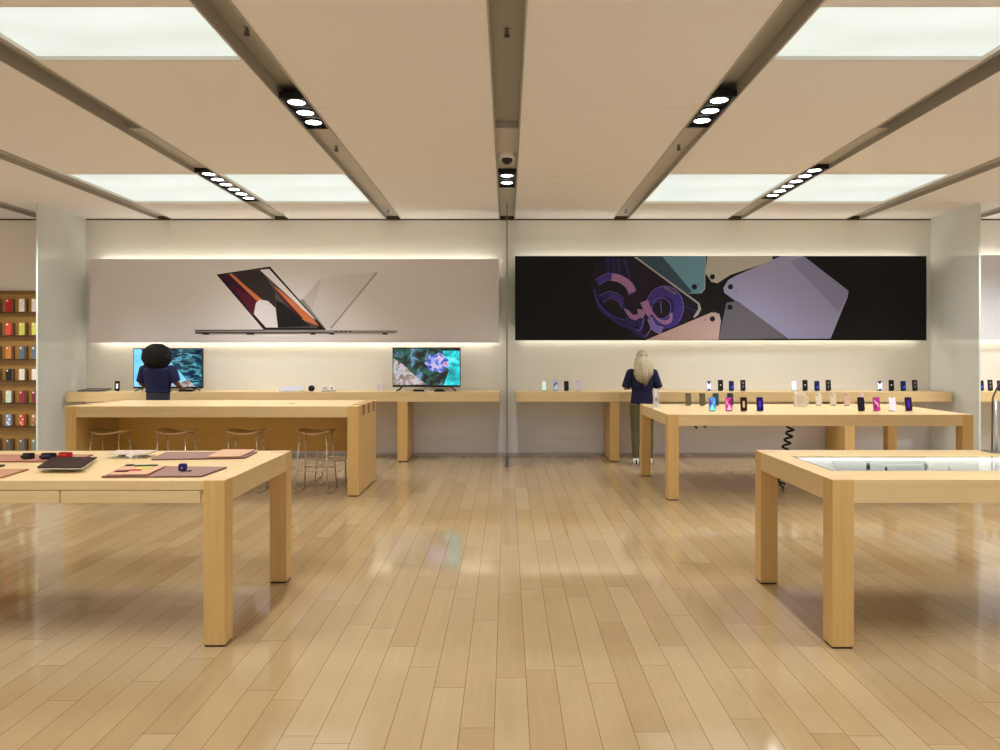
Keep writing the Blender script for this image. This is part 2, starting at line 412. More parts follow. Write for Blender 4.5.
def arcband(P, cx, cy, r0, r1, a0, a1, mi, sx=1., sy=1., n=20, w0=None, rot=0.):
    out, inn = [], []
    for k in range(n+1):
        a = math.radians(a0+(a1-a0)*k/n)
        f = k/n; q0 = r0 if w0 is None else r1-(r1-r0)*(w0+(1-w0)*f)
        for r, l in ((r1, out), (q0, inn)):
            u, v = math.cos(a)*r*sx, math.sin(a)*r*sy
            c_, s_ = math.cos(rot), math.sin(rot)
            l.append((cx+u*c_-v*s_, cy+u*s_+v*c_))
    for k in range(n): P([out[k], out[k+1], inn[k+1], inn[k]], mi, k == 0)
L_M = [flatmat('black', (26, 20, 24)), flatmat('plum', (92, 22, 44)), flatmat('char', (52, 42, 44)), flatmat('orange', (214, 122, 76)), flatmat('pale', (236, 228, 234)),
       flatmat('grey', (206, 198, 196)), flatmat('slate', (86, 78, 78)), flatmat('deepplum', (58, 18, 48)), flatmat('steel', (150, 144, 142)), flatmat('greylight', (220, 213, 212)), flatmat('greyshade', (176, 168, 166))]
def art_laptop(bm, t):
    P = artist(bm, t)
    # rear view laptop at right: pale lid with thin lit edge
    P([(301, 301), (318, 281), (334, 276), (377, 272), (331, 328), (322, 329)], 9)
    P([(301, 301), (312, 288), (318, 281), (322, 278), (312, 310)], 5)
    P([(376, 272), (378, 272.6), (331.5, 329), (330, 328)], 10)
    P([(300, 300), (303, 299), (326, 329), (323, 330)], 8)
    # front laptop lid
    P([(216.5, 274.5), (270, 266.5), (326, 330), (264, 330)], 0)
    P([(220, 275.5), (262, 269), (276.5, 279.5), (318, 328), (266, 328)], 6)
    P([(220, 275.5), (230, 274), (258, 300), (254, 318)], 7)
    P([(231, 284), (258, 300), (254, 317), (246, 305)], 1)
    P([(234, 273.5), (262, 269.5), (275, 292), (276, 309), (258, 300)], 2)
    P([(229, 274), (231.5, 273.6), (262, 299.5), (257, 301)], 3)
    P([(256, 303), (260, 299.5), (268, 301), (275.5, 308), (278, 327.5), (266, 327.5), (254, 314)], 4)
    P([(260, 270), (269, 268.8), (316, 320), (311, 317), (283, 291)], 4)
    P([(271, 285), (279, 289.5), (312, 317), (319, 326), (300, 319), (284, 302)], 3)
    P([(271, 285), (274, 287), (303, 318), (300, 319), (284, 302)], 1)
    P([(276, 300), (284, 304), (311, 326), (278, 327.5)], 0)
    # bases, thin side view
    P([(195, 330), (397, 330.6), (397, 332.6), (392, 333.4), (195.5, 333.6)], 8)
    P([(195, 329.8), (264, 329.6), (264, 330.6), (195, 331)], 6)
    P([(195, 331.9), (330, 332.3), (330, 333.5), (196, 333.7)], 6)
    for a, b in ((202, 210), (246, 255), (310, 316), (329, 335), (382, 388)): P([(a, 333), (b, 333), (b-1, 334.6), (a+1, 334.6)], 0)
    for a in (335, 340, 344.5, 349): P([(a, 330.9), (a+2.6, 330.9), (a+2.6, 332), (a, 332)], 0)
R_M = [flatmat('ink', (10, 10, 12)), flatmat('navy', (8, 12, 22)), flatmat('teal', (104, 152, 176)), flatmat('tealdark', (56, 80, 98)), flatmat('starlight', (188, 184, 176)),
       flatmat('lilac', (158, 158, 200)), flatmat('spacegrey', (106, 104, 116)), flatmat('blush', (198, 170, 168)), flatmat('edge', (178, 172, 176)), flatmat('violet', (66, 52, 140)),
       flatmat('violetlight', (128, 108, 196)), flatmat('mauve', (164, 118, 168)), flatmat('swirldark', (34, 22, 46)), flatmat('indigo', (40, 34, 96)), flatmat('lens', (20, 16, 30)), flatmat('haze', (28, 22, 40)), flatmat('lilac2', (140, 140, 182))]
def art_tablets(bm, t):
    P = artist(bm, t)
    # portrait tablet with ribbon artwork, lower left
    P([(610, 258), (636, 258), (700, 303), (701, 309), (695, 317), (648, 340.5), (640, 340.5), (596, 300), (590, 280), (596, 264)], 15)
    def C(x, y): return (590+x/5.556, 250+y/5.556)
    def band(ctrl, w0, w1, mi, edge=None):
        pts = [Vector(C(*c)) for c in ctrl]; pts = [pts[0]*2-pts[1]]+pts+[pts[-1]*2-pts[-2]]; path = []
        for i in range(1, len(pts)-2):
            for k in range(6):
                u = k/6; p0, p1, p2, p3 = pts[i-1:i+3]
                path.append(.5*((2*p1)+(p2-p0)*u+(2*p0-5*p1+4*p2-p3)*u*u+(3*p1-p0-3*p2+p3)*u**3))
        path.append(pts[-2]); n = len(path); A, B = [], []
        for i, p in enumerate(path):
            t_ = (path[min(i+1, n-1)]-path[max(i-1, 0)]).normalized(); nn = Vector((-t_.y, t_.x)); w = (w0+(w1-w0)*i/(n-1))/11.1
            A.append(p+nn*w); B.append(p-nn*w)
        for i in range(n-1): P([tuple(A[i]), tuple(A[i+1]), tuple(B[i+1]), tuple(B[i])], mi, i == 0)
        if edge is not None:
            for S in (A, B):
                for i in range(n-1):
                    d_ = (S[i+1]-S[i]).normalized(); q = Vector((-d_.y, d_.x))*.22
                    P([tuple(S[i]+q), tuple(S[i+1]+q), tuple(S[i+1]-q), tuple(S[i]-q)], edge, S is A and i == 0)
    for c in (((95, 45), (105, 130)), ((125, 45), (140, 140)), ((155, 45), (165, 150)), ((190, 45), (225, 160))): band(c, 22, 16, 13, 15)
    band(((330, 90), (340, 160), (300, 240)), 90, 60, 15)
    band(((30, 250), (60, 330), (150, 400), (240, 440), (300, 480)), 10, 14, 13, 9)
    band(((20, 220), (50, 300), (130, 370), (240, 400)), 8, 10, 9)
    band(((40, 180), (95, 150), (160, 158), (215, 195), (238, 245)), 34, 46, 9, 10)
    band(((120, 153), (165, 160), (215, 195), (236, 235)), 40, 40, 11)
    band(((60, 275), (110, 250), (165, 272), (195, 320)), 42, 30, 13, 10)
    band(((110, 252), (150, 262), (185, 300)), 22, 20, 9)
    band(((195, 325), (235, 372), (280, 366), (285, 330)), 16, 44, 11, 10)
    band(((190, 380), (240, 410), (285, 390), (280, 450)), 20, 26, 13, 9)
    band(((225, 60), (285, 130), (290, 210), (250, 280), (192, 305)), 40, 62, 12)
    arcband(P, 590+415/5.556, 250+318/5.556, .05, 19.6, 0, 360, 13, .96, 1.08, n=30)
    arcband(P, 590+420/5.556, 250+315/5.556, 9, 19, -170, 120, 9, .96, 1.08, n=24)
    arcband(P, 590+415/5.556, 250+318/5.556, 19.2, 19.8, -200, 150, 10, .96, 1.08, n=30)
    arcband(P, 590+396/5.556, 250+325/5.556, .05, 9.5, 0, 360, 15, 1., 1.1, n=20)
    arcband(P, 590+396/5.556, 250+325/5.556, 9.2, 9.8, -200, 120, 10, 1., 1.1, n=20)
    band(((330, 330), (350, 300), (395, 280)), 8, 4, 9); band(((392, 285), (396, 350)), 4, 4, 10)
    band(((300, 285), (330, 350), (385, 400), (440, 395), (452, 350)), 46, 12, 11, 10)
    band(((335, 360), (380, 410), (430, 425), (490, 400)), 16, 26, 9)
    band(((330, 380), (355, 430), (400, 450)), 24, 40, 10, 8)
    band(((330, 400), (335, 440), (305, 485)), 8, 4, 10); band(((300, 380), (280, 440), (255, 445)), 5, 3, 10)
    band(((410, 205), (475, 245)), 12, 10, 6)
    band(((510, 300), (560, 330), (600, 340)), 4, 3, 9)
    # tablet bright edge
    P([(634, 257.3), (637, 257.3), (699, 303), (701, 309), (698, 315), (694, 318), (693, 317), (698, 309), (697.5, 304)], 8)
    # backs of tablets
    P([(636.5, 257.2), (705, 255.3), (704, 290), (700, 293.5), (688, 294), (684, 292)], 2)
    P([(636.5, 257.2), (662, 256.4), (692, 292), (688, 294), (684, 292)], 3)
    P([(705, 255.3), (705.6, 255.3), (704.8, 289), (701, 293.6), (700, 293), (704, 289)], 8)
    P([(707, 255.3), (772, 255), (772, 261), (730, 275), (717, 283.3), (711, 282), (705, 273)], 4)
    P([(803, 255), (848, 291), (847, 297), (830, 338.6), (788, 338.8), (724, 293), (723, 288), (728, 280), (735, 276), (781, 255)], 5)
    P([(803, 255), (848, 291), (846, 297), (838, 312), (790, 262)], 16)
    P([(726, 303), (737, 301), (788, 338.7), (718, 339.6)], 6)
    P([(645, 341), (711, 312.5), (718, 314), (720, 320), (717, 339.8)], 7)
    P([(713, 312), (719, 314), (720.6, 321), (718, 339.8), (717, 339.8), (719.4, 321)], 8)
    for cx, cy in ((694, 287), (712, 277), (730, 287), (729.5, 307.3), (712, 319)):
        arcband(P, cx, cy, .01, 2.7, 0, 360, 14, n=14)
        arcband(P, cx+.2, cy+.2, .01, 1.2, 0, 360, 1, n=10)
    for cx, cy in ((719.5, 274), (735.5, 291.5), (697.5, 285), (704.6, 320)):
        arcband(P, cx, cy, .01, .6, 0, 360, 14, n=8)
picture('wall_poster', 'wide pale grey wall poster showing two open laptops seen side-on', X(90, 11.2), X(499, 11.2), Z(342.6, 11.2), Z(259, 11.2), flatmat('ground', (228, 222, 222)), L_M, art_laptop)
picture('wall_poster', 'wide black wall poster showing a ring of pastel tablet backs and purple ribbons', X(515, 11.2), X(926.5, 11.2), Z(340.4, 11.2), Z(256, 11.2), flatmat('night', (9, 9, 12)), R_M, art_tablets)
picture('wall_poster', 'plain pale grey wall poster cut off by the right edge of the photo', 6.78, 9.2, Z(340, 11.2), Z(255, 11.2), flatmat('ground2', (226, 226, 234)), None, None)

# ------------------------------------------------------------ wall counters
SD, SZ = 10.73, 1.035
def counter(x0, x1, legs, label):
    t = thing('wall_counter', label, 'counter', ((x0+x1)/2, SD, 0), 0, 'maple counters along the back wall')
    w = (x1-x0)/2; cx = (x0+x1)/2
    box('countertop', WOODX, t, -w, w, 0, DW-SD-.003, SZ-.146, SZ, .003)
    for a, b in legs:
        lg = box('leg', WOODZ, t, a-cx, b-cx, .002, DW-SD-.004, .012, SZ-.147, .003)
        box('foot_plate', DKG, lg, a-cx+.008, b-cx-.008, .012, DW-SD-.02, 0, .012)
counter(-6.56, -.11, ((-5.2, -5.05), (-1.627, -1.48)), 'long maple wall counter with two screens, left of the centre glass edge')
counter(.134, 6.61, ((1.53, 1.67), (5.02, 5.17)), 'long maple wall counter carrying phone rows, behind the blonde woman')
counter(6.74, 9.3, ((8.9, 9.05),), 'maple wall counter beyond the right glass partition, cut off by photo edge')

# ------------------------------------------------------------ tables
def table(x0, x1, y0, y1, z, label, drawers=None, lw=.118, th=.125, case=None):
    cx, cy = (x0+x1)/2, (y0+y1)/2
    t = thing('display_table', label, 'table', (cx, cy, 0), 0, 'maple display tables')
    w, d = (x1-x0)/2, (y1-y0)/2
    bm = newbm(); e = .0012
    if case is None:
        if drawers:
            bx(bm, -w+e, w-e, -d+e, d-e, z-.052, z)
            bx(bm, -w+e, w-e, -d+.012, d-e, z-th, z-.052)
            bx(bm, -w+e, -w+lw, -d+e, -d+.012, z-th, z-.052); bx(bm, w-lw, w-e, -d+e, -d+.012, z-th, z-.052)
        else: bx(bm, -w+e, w-e, -d+e, d-e, z-th, z)
        obj('tabletop', bm, WOODX, t, bevel=.002)
    else:
        a0, a1, b0, b1 = case
        a0 -= cx; a1 -= cx; b0 -= cy; b1 -= cy
        bx(bm, -w+e, w-e, -d+e, b0, z-th, z); bx(bm, -w+e, w-e, b1, d-e, z-th, z)
        bx(bm, -w+e, a0, b0, b1, z-th, z); bx(bm, a1, w-e, b0, b1, z-th, z)
        obj('tabletop', bm, WOODX, t)
        bm = newbm(); bx(bm, a0, a1, b0, b1, z-.07, z-.055)
        bx(bm, a0, a0+.004, b0, b1, z-.055, z-.012); bx(bm, a1-.004, a1, b0, b1, z-.055, z-.012)
        bx(bm, a0, a1, b0, b0+.004, z-.055, z-.012); bx(bm, a0, a1, b1-.004, b1, z-.055, z-.012)
        obj('case_lining', bm, mat('case_white', (236, 236, 234), .5), t)
        g = newbm(); bx(g, a0, a1, b0, b1, z-.010, z-.002)
        gm = pane_material()
        obj('glass_lid', g, gm, t)
        box('light_strip', mat('case_led', (255, 252, 244), .4, emit=3), t, a0+.03, a1-.03, b1-.02, b1-.006, z-.032, z-.018)
        box('edge_seal', mat('dark_seal', (84, 74, 84), .4), t, a0+.001, a0+.007, b0, b1-.09, z-.0015, z+.0012)
        box('edge_seal', mat('grey_seal', (176, 172, 168), .4), t, a0+.007, a1, b0, b0+.006, z-.0015, z+.0012)
    for sx in (-1, 1):
        for sy in (-1, 1):
            lx0, lx1 = sorted((sx*w, sx*(w-lw))); ly0, ly1 = sorted((sy*d, sy*(d-lw)))
            lg = box('leg', WOODZ, t, lx0, lx1, ly0, ly1, .01, z+.0008, .003)
            box('foot_plate', DKG, lg, lx0+.006, lx1-.006, ly0+.006, ly1-.006, 0, .01)
            box('end_grain', ENDG, lg, lx0+.003, lx1-.003, ly0+.003, ly1-.003, z+.0009, z+.0016)
    if drawers:
        for a, b in drawers: box('drawer', WOODX, t, a-cx, b-cx, -d+.002, -d+.011, z-th+.001, z-.056, .0015)
    return t
TA = .909
table(-4.6, -1.54, 3.94, 5.16, TA, 'front maple display table at left carrying sleeves and straps', [(-4.48, -3.955), (-3.945, -3.195), (-3.185, -2.445), (-2.435, -1.675)])
TB = .917
table(1.764, 4.82, 3.915, 5.135, TB, 'front maple display table at right with glass-topped case of watches', case=(1.9, 4.68, 4.215, 4.86))
TC = .937
tc = table(1.757, 5.10, 7.89, 9.56, TC, 'maple display table in the rear right with two rows of phones', lw=.122)
for px0, px1, dz in ((677, 691, .018), (694, 697, .05), (701, 706, .04), (742, 749, .012), (698, 700, .02)):
    a, b = X(px0, 8.2), X(px1, 8.2)
    bm = newbm(); tube(bm, [(a, 0, 0), ((a*.6+b*.4), .01, -dz*.4), ((a+b)/2, .02, -dz*.6), (b, 0, -dz)], .013, 8)
    o = obj('cable_loop', bm, BLACK, tc); o.location = (-tc.location.x, 8.2-tc.location.y, TC-.127); o['label'] = 'black cable tucked under tabletop'
# coiled cable hanging below that table
t = thing('coiled_cable', 'black coiled cable dangling from under the rear right table to the floor', 'cable', (X(788, 8.6), 8.6, 0))
bm = newbm(); pts = []
n = 130
for k in range(n+1):
    f = k/n; z = .775-.725*f; a = 2*math.pi*9*f
    r = .04
    pts.append((.03*math.cos(f*5)-.09*f*f+math.cos(a)*r, math.sin(a)*r, z))
tube(bm, pts, .013, 7); obj('coil', bm, BLACK, t)
bm = newbm(); capsule(bm, (-.1, 0, .05), (-.06, -.01, .012), .011, .011, seg=8); obj('plug', bm, BLACK, t)

# tall bench with end panels
BX0, BX1, BY0, BY1, BZ = -4.965, -1.668, 8.11, 9.19, 1.012
t = thing('bar_table', 'tall maple bench with amber back panel and four stools, left', 'table', ((BX0+BX1)/2, (BY0+BY1)/2, 0))
w, d = (BX1-BX0)/2, (BY1-BY0)/2
box('tabletop', WOODX, t, -w+.001, w-.001, -d+.001, d-.001, BZ-.124, BZ, .002)
for s in (-1, 1):
    a, b = sorted((s*w, s*(w-.125)))
    p = box('end_panel', WOODZ, t, a, b, -d, d, .01, BZ+.0008, .002)
    for k in range(3):
        y = -d+.22+k*.31
        q = box('dovetail_joint', DARKEND, p, a-.001, b+.001, y, y+.15, BZ-.123, BZ+.0016); q['label'] = 'darker end grain joint'
    box('foot_plate', DKG, p, a+.008, b-.008, -d+.01, d-.01, 0, .01)
box('back_panel', AMBER, t, -w+.126, w-.126, d-.18, d-.15, .385, BZ-.125)
box('top_rail', WOODX, t, -w+.126, w-.126, d-.185, d-.18, BZ-.18, BZ-.125)
bm = newbm(); disc(bm, (X(293.5, 8.6)-t.location.x, 8.55-t.location.y, BZ+.0004), .03, .003); obj('cable_grommet', bm, mat('grommet', (120, 104, 84), .4, .5), t)

def stool(x, y, label, rz=0.):
    t = thing('bar_stool', label, 'stool', (x, y, 0), rz, 'bar stools around the tall bench')
    bm = newbm(); n = 14; zs = .685
    top, bot = [], []
    for i in range(n+1):
        u = -1+2*i/n; xx = u*.215
        zc = zs+.032*abs(u)**2.2
        rt, rb = [], []
        for j in range(9):
            v = -1+2*j/8; k = (1-.18*abs(v)**3)
            dd = .165*(1-.25*abs(u)**4)
            rt.append(bm.verts.new((xx*k, v*dd, zc+.006*(v*v))))
            rb.append(bm.verts.new((xx*k, v*dd, zc-.014+.006*(v*v))))
        top.append(rt); bot.append(rb)
    for i in range(n):
        for j in range(8):
            bm.faces.new((top[i][j], top[i+1][j], top[i+1][j+1], top[i][j+1])).smooth = True
            bm.faces.new((bot[i][j], bot[i][j+1], bot[i+1][j+1], bot[i+1][j])).smooth = True
    for i in range(n):
        bm.faces.new((top[i][0], bot[i][0], bot[i+1][0], top[i+1][0])); bm.faces.new((top[i][8], top[i+1][8], bot[i+1][8], bot[i][8]))
    for j in range(8):
        bm.faces.new((top[0][j], top[0][j+1], bot[0][j+1], bot[0][j])); bm.faces.new((top[n][j], bot[n][j], bot[n][j+1], top[n][j+1]))
    obj('seat', bm, WOODX, t)
    for sx in (-1, 1):
        for sy in (-1, 1):
            bm = newbm(); tube(bm, [(sx*.155, sy*.1, .683), (sx*.175, sy*.14, .34), (sx*.195, sy*.175, .012)], .0085, 10)
            obj('leg', bm, CHROME, t)
        bm = newbm(); tube(bm, [(sx*.195, -.175, .009), (sx*.195, .175, .009)], .009, 10); obj('floor_runner', bm, CHROME, t)
        bm = newbm(); tube(bm, [(sx*.155, -.1, .678), (sx*.155, .1, .678)], .0085, 8); obj('seat_rail', bm, CHROME, t)
    for sy in (-1, 1):
        bm = newbm(); tube(bm, [(-.178, sy*.149, .26), (.178, sy*.149, .26)], .0075, 8); obj('footrest', bm, CHROME, t)
for px, nm in ((110.5, 'bar stool under the tall bench, leftmost of the four in front'), (176.5, 'bar stool under the tall bench, second from its left end'),
               (246, 'bar stool under the tall bench, third from its left end'), (316, 'bar stool under the tall bench, beside its right end panel')):
    stool(X(px, 8.42), 8.42, nm, random.uniform(-.08, .08))
stool(X(333, 9.22), 9.27, 'bar stool on the far side of the tall bench, only its lower legs visible')

# ------------------------------------------------------------ small products
def smat(rgb, e=.4): return mat('screen_%d_%d_%d' % rgb, rgb, .15, emit=e)
def phone(x, y, z, label, body=(24, 24, 28), scr=(30, 30, 36), art=(), lean=.2, yaw=-.12, h=.147, w=.072, back=False, group='smartphones on stands', frame=None, st=(70, 70, 72)):
    t = thing('smartphone', label, 'phone', (x, y, z), yaw, group)
    bmat = mat('phone_%d_%d_%d' % body, body, .3, .2)
    M = Matrix.Translation((0, 0, .008)) @ Matrix.Rotation(-lean, 4, 'X')
    bm = newbm(); pts = roundrect(w, h, .011)
    v = prism(bm, [(a, -.004, b+h/2) for a, b in pts], (0, .008, 0)); xform(bm, v, M)
    bd = obj('phone_body', bm, bmat, t)
    bm = newbm()
    if not back:
        pts = roundrect(w-.006, h-.006, .009)
        v = prism(bm, [(a, -.0046, b+h/2) for a, b in pts], (0, .0005, 0), 0)
        k = 0
        mats = [smat(scr)]
        for shape, rgb in art:
            k += 1; mats.append(smat(rgb))
            v += prism(bm, [(a*(w-.01)/2, -.0047-.0002*k, h/2+b*(h-.01)/2) for a, b in shape], (0, .0002, 0), k)
        xform(bm, v, M); obj('screen', bm, mats, t)
    else:
        v = prism(bm, [(a-w/2+.022, -.007, b+h-.024) for a, b in roundrect(.032, .034, .008)], (0, .003, 0))
        xform(bm, v, M); ci = obj('camera_island', bm, bmat, t)
        bm = newbm(); v = []
        for a, b in ((-.007, .007), (.007, -.007)):
            n0 = len(bm.verts); disc(bm, (a-w/2+.022, -.0085, b+h-.024), .006, .002, 'y', 12)
        bm.verts.ensure_lookup_table(); xform(bm, bm.verts, M); obj('lens', bm, BLACK, ci)
    # stand: foot, post and puck behind the phone
    bm = newbm(); disc(bm, (0, .04, 0), .032, .005); tube(bm, [(0, .045, .005), (0, .045+.0, .05), (0, .022, .085)], .006, 8)
    obj('stand', bm, mat('stand_%d' % st[0], st, .35, .5), t)
    return t
TRI_X = (([(-1, 1), (1, 1), (0, .25)], (20, 22, 60)), ([(-1, -1), (0, -.55), (1, -1)], (40, 30, 120)), ([(-.6, -.55), (.6, -.55), (0, .1)], (250, 250, 250)))
DOT = (([(-.3, .05), (0, .2), (.3, .05), (0, -.15)], (210, 210, 214)),)
BL = (([(-.3, -.4), (.7, .2), (.6, -.7)], (60, 80, 190)), ([(-.9, .9), (.2, .8), (-.8, .2)], (30, 40, 96)))
BK = (([(-.6, .5), (.5, .7), (.3, .2)], (120, 118, 112)), ([(-.5, -.1), (.6, 0), (.1, -.7)], (96, 92, 86)))
SC = [((220, 226, 250), TRI_X, (60, 60, 90)), ((14, 14, 16), DOT, (18, 18, 20)), ((18, 22, 70), BL, (22, 26, 60)), ((24, 22, 22), BK, (20, 20, 22))]
sets = [(('white', 'black', 'navy', 'black patterned'), (709, 720.6, 731.4, 743), 'four on wall counter right of the blonde woman'),
        (('white', 'black', 'navy', 'black patterned'), (794, 805.2, 817, 828.5), 'middle group of four on the right wall counter'),
        (('white', 'black', 'navy', 'black patterned'), (880, 891.6, 903.4, 915), 'group of four at right end of the wall counter')]
ordn = ('first', 'second', 'third', 'last')
for cols, pxs, where in sets:
    for k, px in enumerate(pxs):
        s, a, b = SC[k]
        hh = .165 if k in (1, 3) else .15
        if k == 0 and px == 794: s, a, b = (236, 240, 250), (), (120, 124, 180)
        phone(X(px, 11.0), 11.0, SZ, '%s-screen phone, %s of %s' % (cols[k], ordn[k], where), b, s, a, h=hh*.98, w=.075, lean=.12)
D = 11.0
phone(X(544, D), D, SZ, 'smartphone with pale mint screen, leftmost phone on the right wall counter', (50, 60, 66), (206, 232, 224), (([(-.3, .1), (.2, .2), (.1, -.2)], (150, 190, 186)),), lean=.1, yaw=0)
phone(X(555.6, D), D, SZ, 'smartphone with blue and white screen, second on the right wall counter', (120, 150, 180), (150, 172, 200), (([(-.9, -.2), (.8, .4), (.7, .7), (-.9, .1)], (30, 34, 80)), ([(-.2, -.6), (.9, -.1), (.6, -.8)], (240, 240, 250))), h=.165, lean=.1, yaw=0)
phone(X(566.4, D), D, SZ, 'smartphone with blank black screen, third on the right wall counter', (16, 16, 16), (8, 8, 8), h=.145, lean=.1, yaw=0)
phone(X(579, D), D, SZ, 'pale lilac smartphone facing backwards, fourth on the right wall counter', (232, 220, 244), back=True, lean=.1, h=.165, yaw=0)
phone(X(981.5, D), D, SZ, 'dark smartphone just right of the right glass partition edge', (20, 26, 50), (16, 20, 50), BL, h=.155, lean=.12)
phone(X(990.5, D), D, SZ, 'black smartphone with grey screen, second beyond the right glass partition', (20, 20, 24), (36, 36, 44), BK, h=.165, lean=.12)
phone(X(1000, D), D, SZ, 'dark smartphone cut in half by the right edge of the photo', (20, 24, 40), (22, 26, 60), BL, h=.155, lean=.12)
# table C rows
DF = 8.33
F1 = [([(-1, 1), (.1, 0), (-1, -.3)], (60, 70, 190)), ([(-1, -1), (0, 0), (1, -1)], (120, 236, 214)), ([(1, 1), (.1, .05), (1, -.2)], (120, 170, 240))]
P1 = [([(-1, 1), (0, 0), (-1, -.2)], (226, 120, 190)), ([(-.8, -1), (.1, 0), (1, -.9)], (240, 180, 214)), ([(1, 1), (-.1, .1), (1, -.1)], (120, 24, 90))]
P2 = [([(-.9, .7), (-.3, .2), (.9, -.6), (.3, .1)], (250, 224, 236)), ([(-.9, -.3), (0, -.2), (-.4, -.9)], (110, 20, 90))]
G1 = [([(-.35, .45), (.35, .45), (.35, -.55), (-.35, -.55)], (196, 164, 122))]
U1 = [([(-.3, .5), (.3, .5), (.3, -.5), (-.3, -.5)], (74, 44, 190))]
W1 = [([(-.25, 1), (.25, 1), (.2, .9), (-.2, .9)], (40, 40, 60))]
front = [(712.5, (50, 80, 140), (70, 140, 220), F1, 'smartphone with blue and turquoise screen, leftmost in the front row'),
         (729, (110, 30, 80), (190, 50, 140), P1, 'smartphone with bright pink screen next to the turquoise one, front row'),
         (744, (20, 12, 12), (44, 18, 20), G1, 'black smartphone with tan picture, third in the front row'),
         (760.2, (14, 14, 40), (24, 16, 96), U1, 'dark smartphone with indigo screen, fourth in the front row'),
         (861.5, (16, 8, 18), (26, 8, 26), (), 'black blank smartphone before the pale pink one'),
         (877, (150, 50, 110), (178, 54, 136), P2, 'smartphone with magenta screen and white streak, front row'),
         (893, (230, 228, 244), (228, 226, 250), W1, 'white-screen smartphone second from the right in the front row'),
         (909, (20, 8, 30), (44, 12, 66), U1, 'dark purple smartphone at the right end of the front row')]
for px, b, s, a, l in front:
    phone(X(px, DF), DF, TC, l+', rear right table', b, s, a, lean=.2, h=.158, w=.075, yaw=-.1)
DB = 9.25
for px, c, l in ((688.5, (110, 100, 72), 'olive-brown smartphone seen from behind, leftmost of the back row'), (702.5, (104, 98, 66), 'olive-green smartphone seen from behind, second of the back row'),
                 (716, (48, 84, 100), 'teal smartphone seen from behind, above the turquoise screen'), (730.5, (52, 54, 78), 'dark slate smartphone seen from behind, above the pink screen'),
                 (819, (232, 220, 210), 'cream smartphone seen from behind, next to the white box'), (833.5, (228, 214, 200), 'ivory smartphone seen from behind, middle of the three pale ones'),
                 (847.5, (222, 192, 176), 'pinkish smartphone seen from behind, right of the ivory one'), (861.5, (234, 208, 204), 'pale pink smartphone seen from behind above the blank black one')):
    phone(X(px, DB), DB, TC, l+', rear right table', c, back=True, lean=.22, h=.155, w=.075, yaw=-.12)
t = thing('charger_box', 'white boxed accessory with side clip standing in the rear right table back row', 'box', (X(800.5, 9.0), 9.0, TC))
box('box_body', mat('box_white', (232, 226, 216), .4), t, -.07, .07, 0, .05, 0, .175, .006)
bm = newbm(); tube(bm, [(.07, .025, .13), (.098, .025, .13), (.1, .025, .05), (.088, .025, .02)], .011, 8); obj('side_clip', bm, WHITEP, t)
box('front_label', mat('box_grey', (216, 208, 196), .4), t, -.045, .045, -.0015, 0, .04, .14)
t = thing('acrylic_holder', 'slim clear and white holder on the left rear corner of phone table', 'stand', (X(655.8, 8.75), 8.75, TC))
CLR = mat('clear_acrylic', (244, 246, 250), .08, trans=.35, spec=.6)
bm = newbm(); prism(bm, [(-.035, -.02, 0), (.035, -.02, 0), (.03, -.02, .235), (-.03, -.02, .25)], (0, .03, 0)); obj('clear_body', bm, CLR, t, bevel=.004)
box('base_foot', WHITEP, t, -.04, .04, -.045, .045, 0, .012, .003)
box('white_insert', mat('insert_white', (236, 236, 244), .4), t, -.02, .004, -.027, -.0205, .14, .235)
box('white_insert', mat('insert_grey', (150, 156, 172), .4), t, -.012, .018, -.027, -.0205, .09, .135)

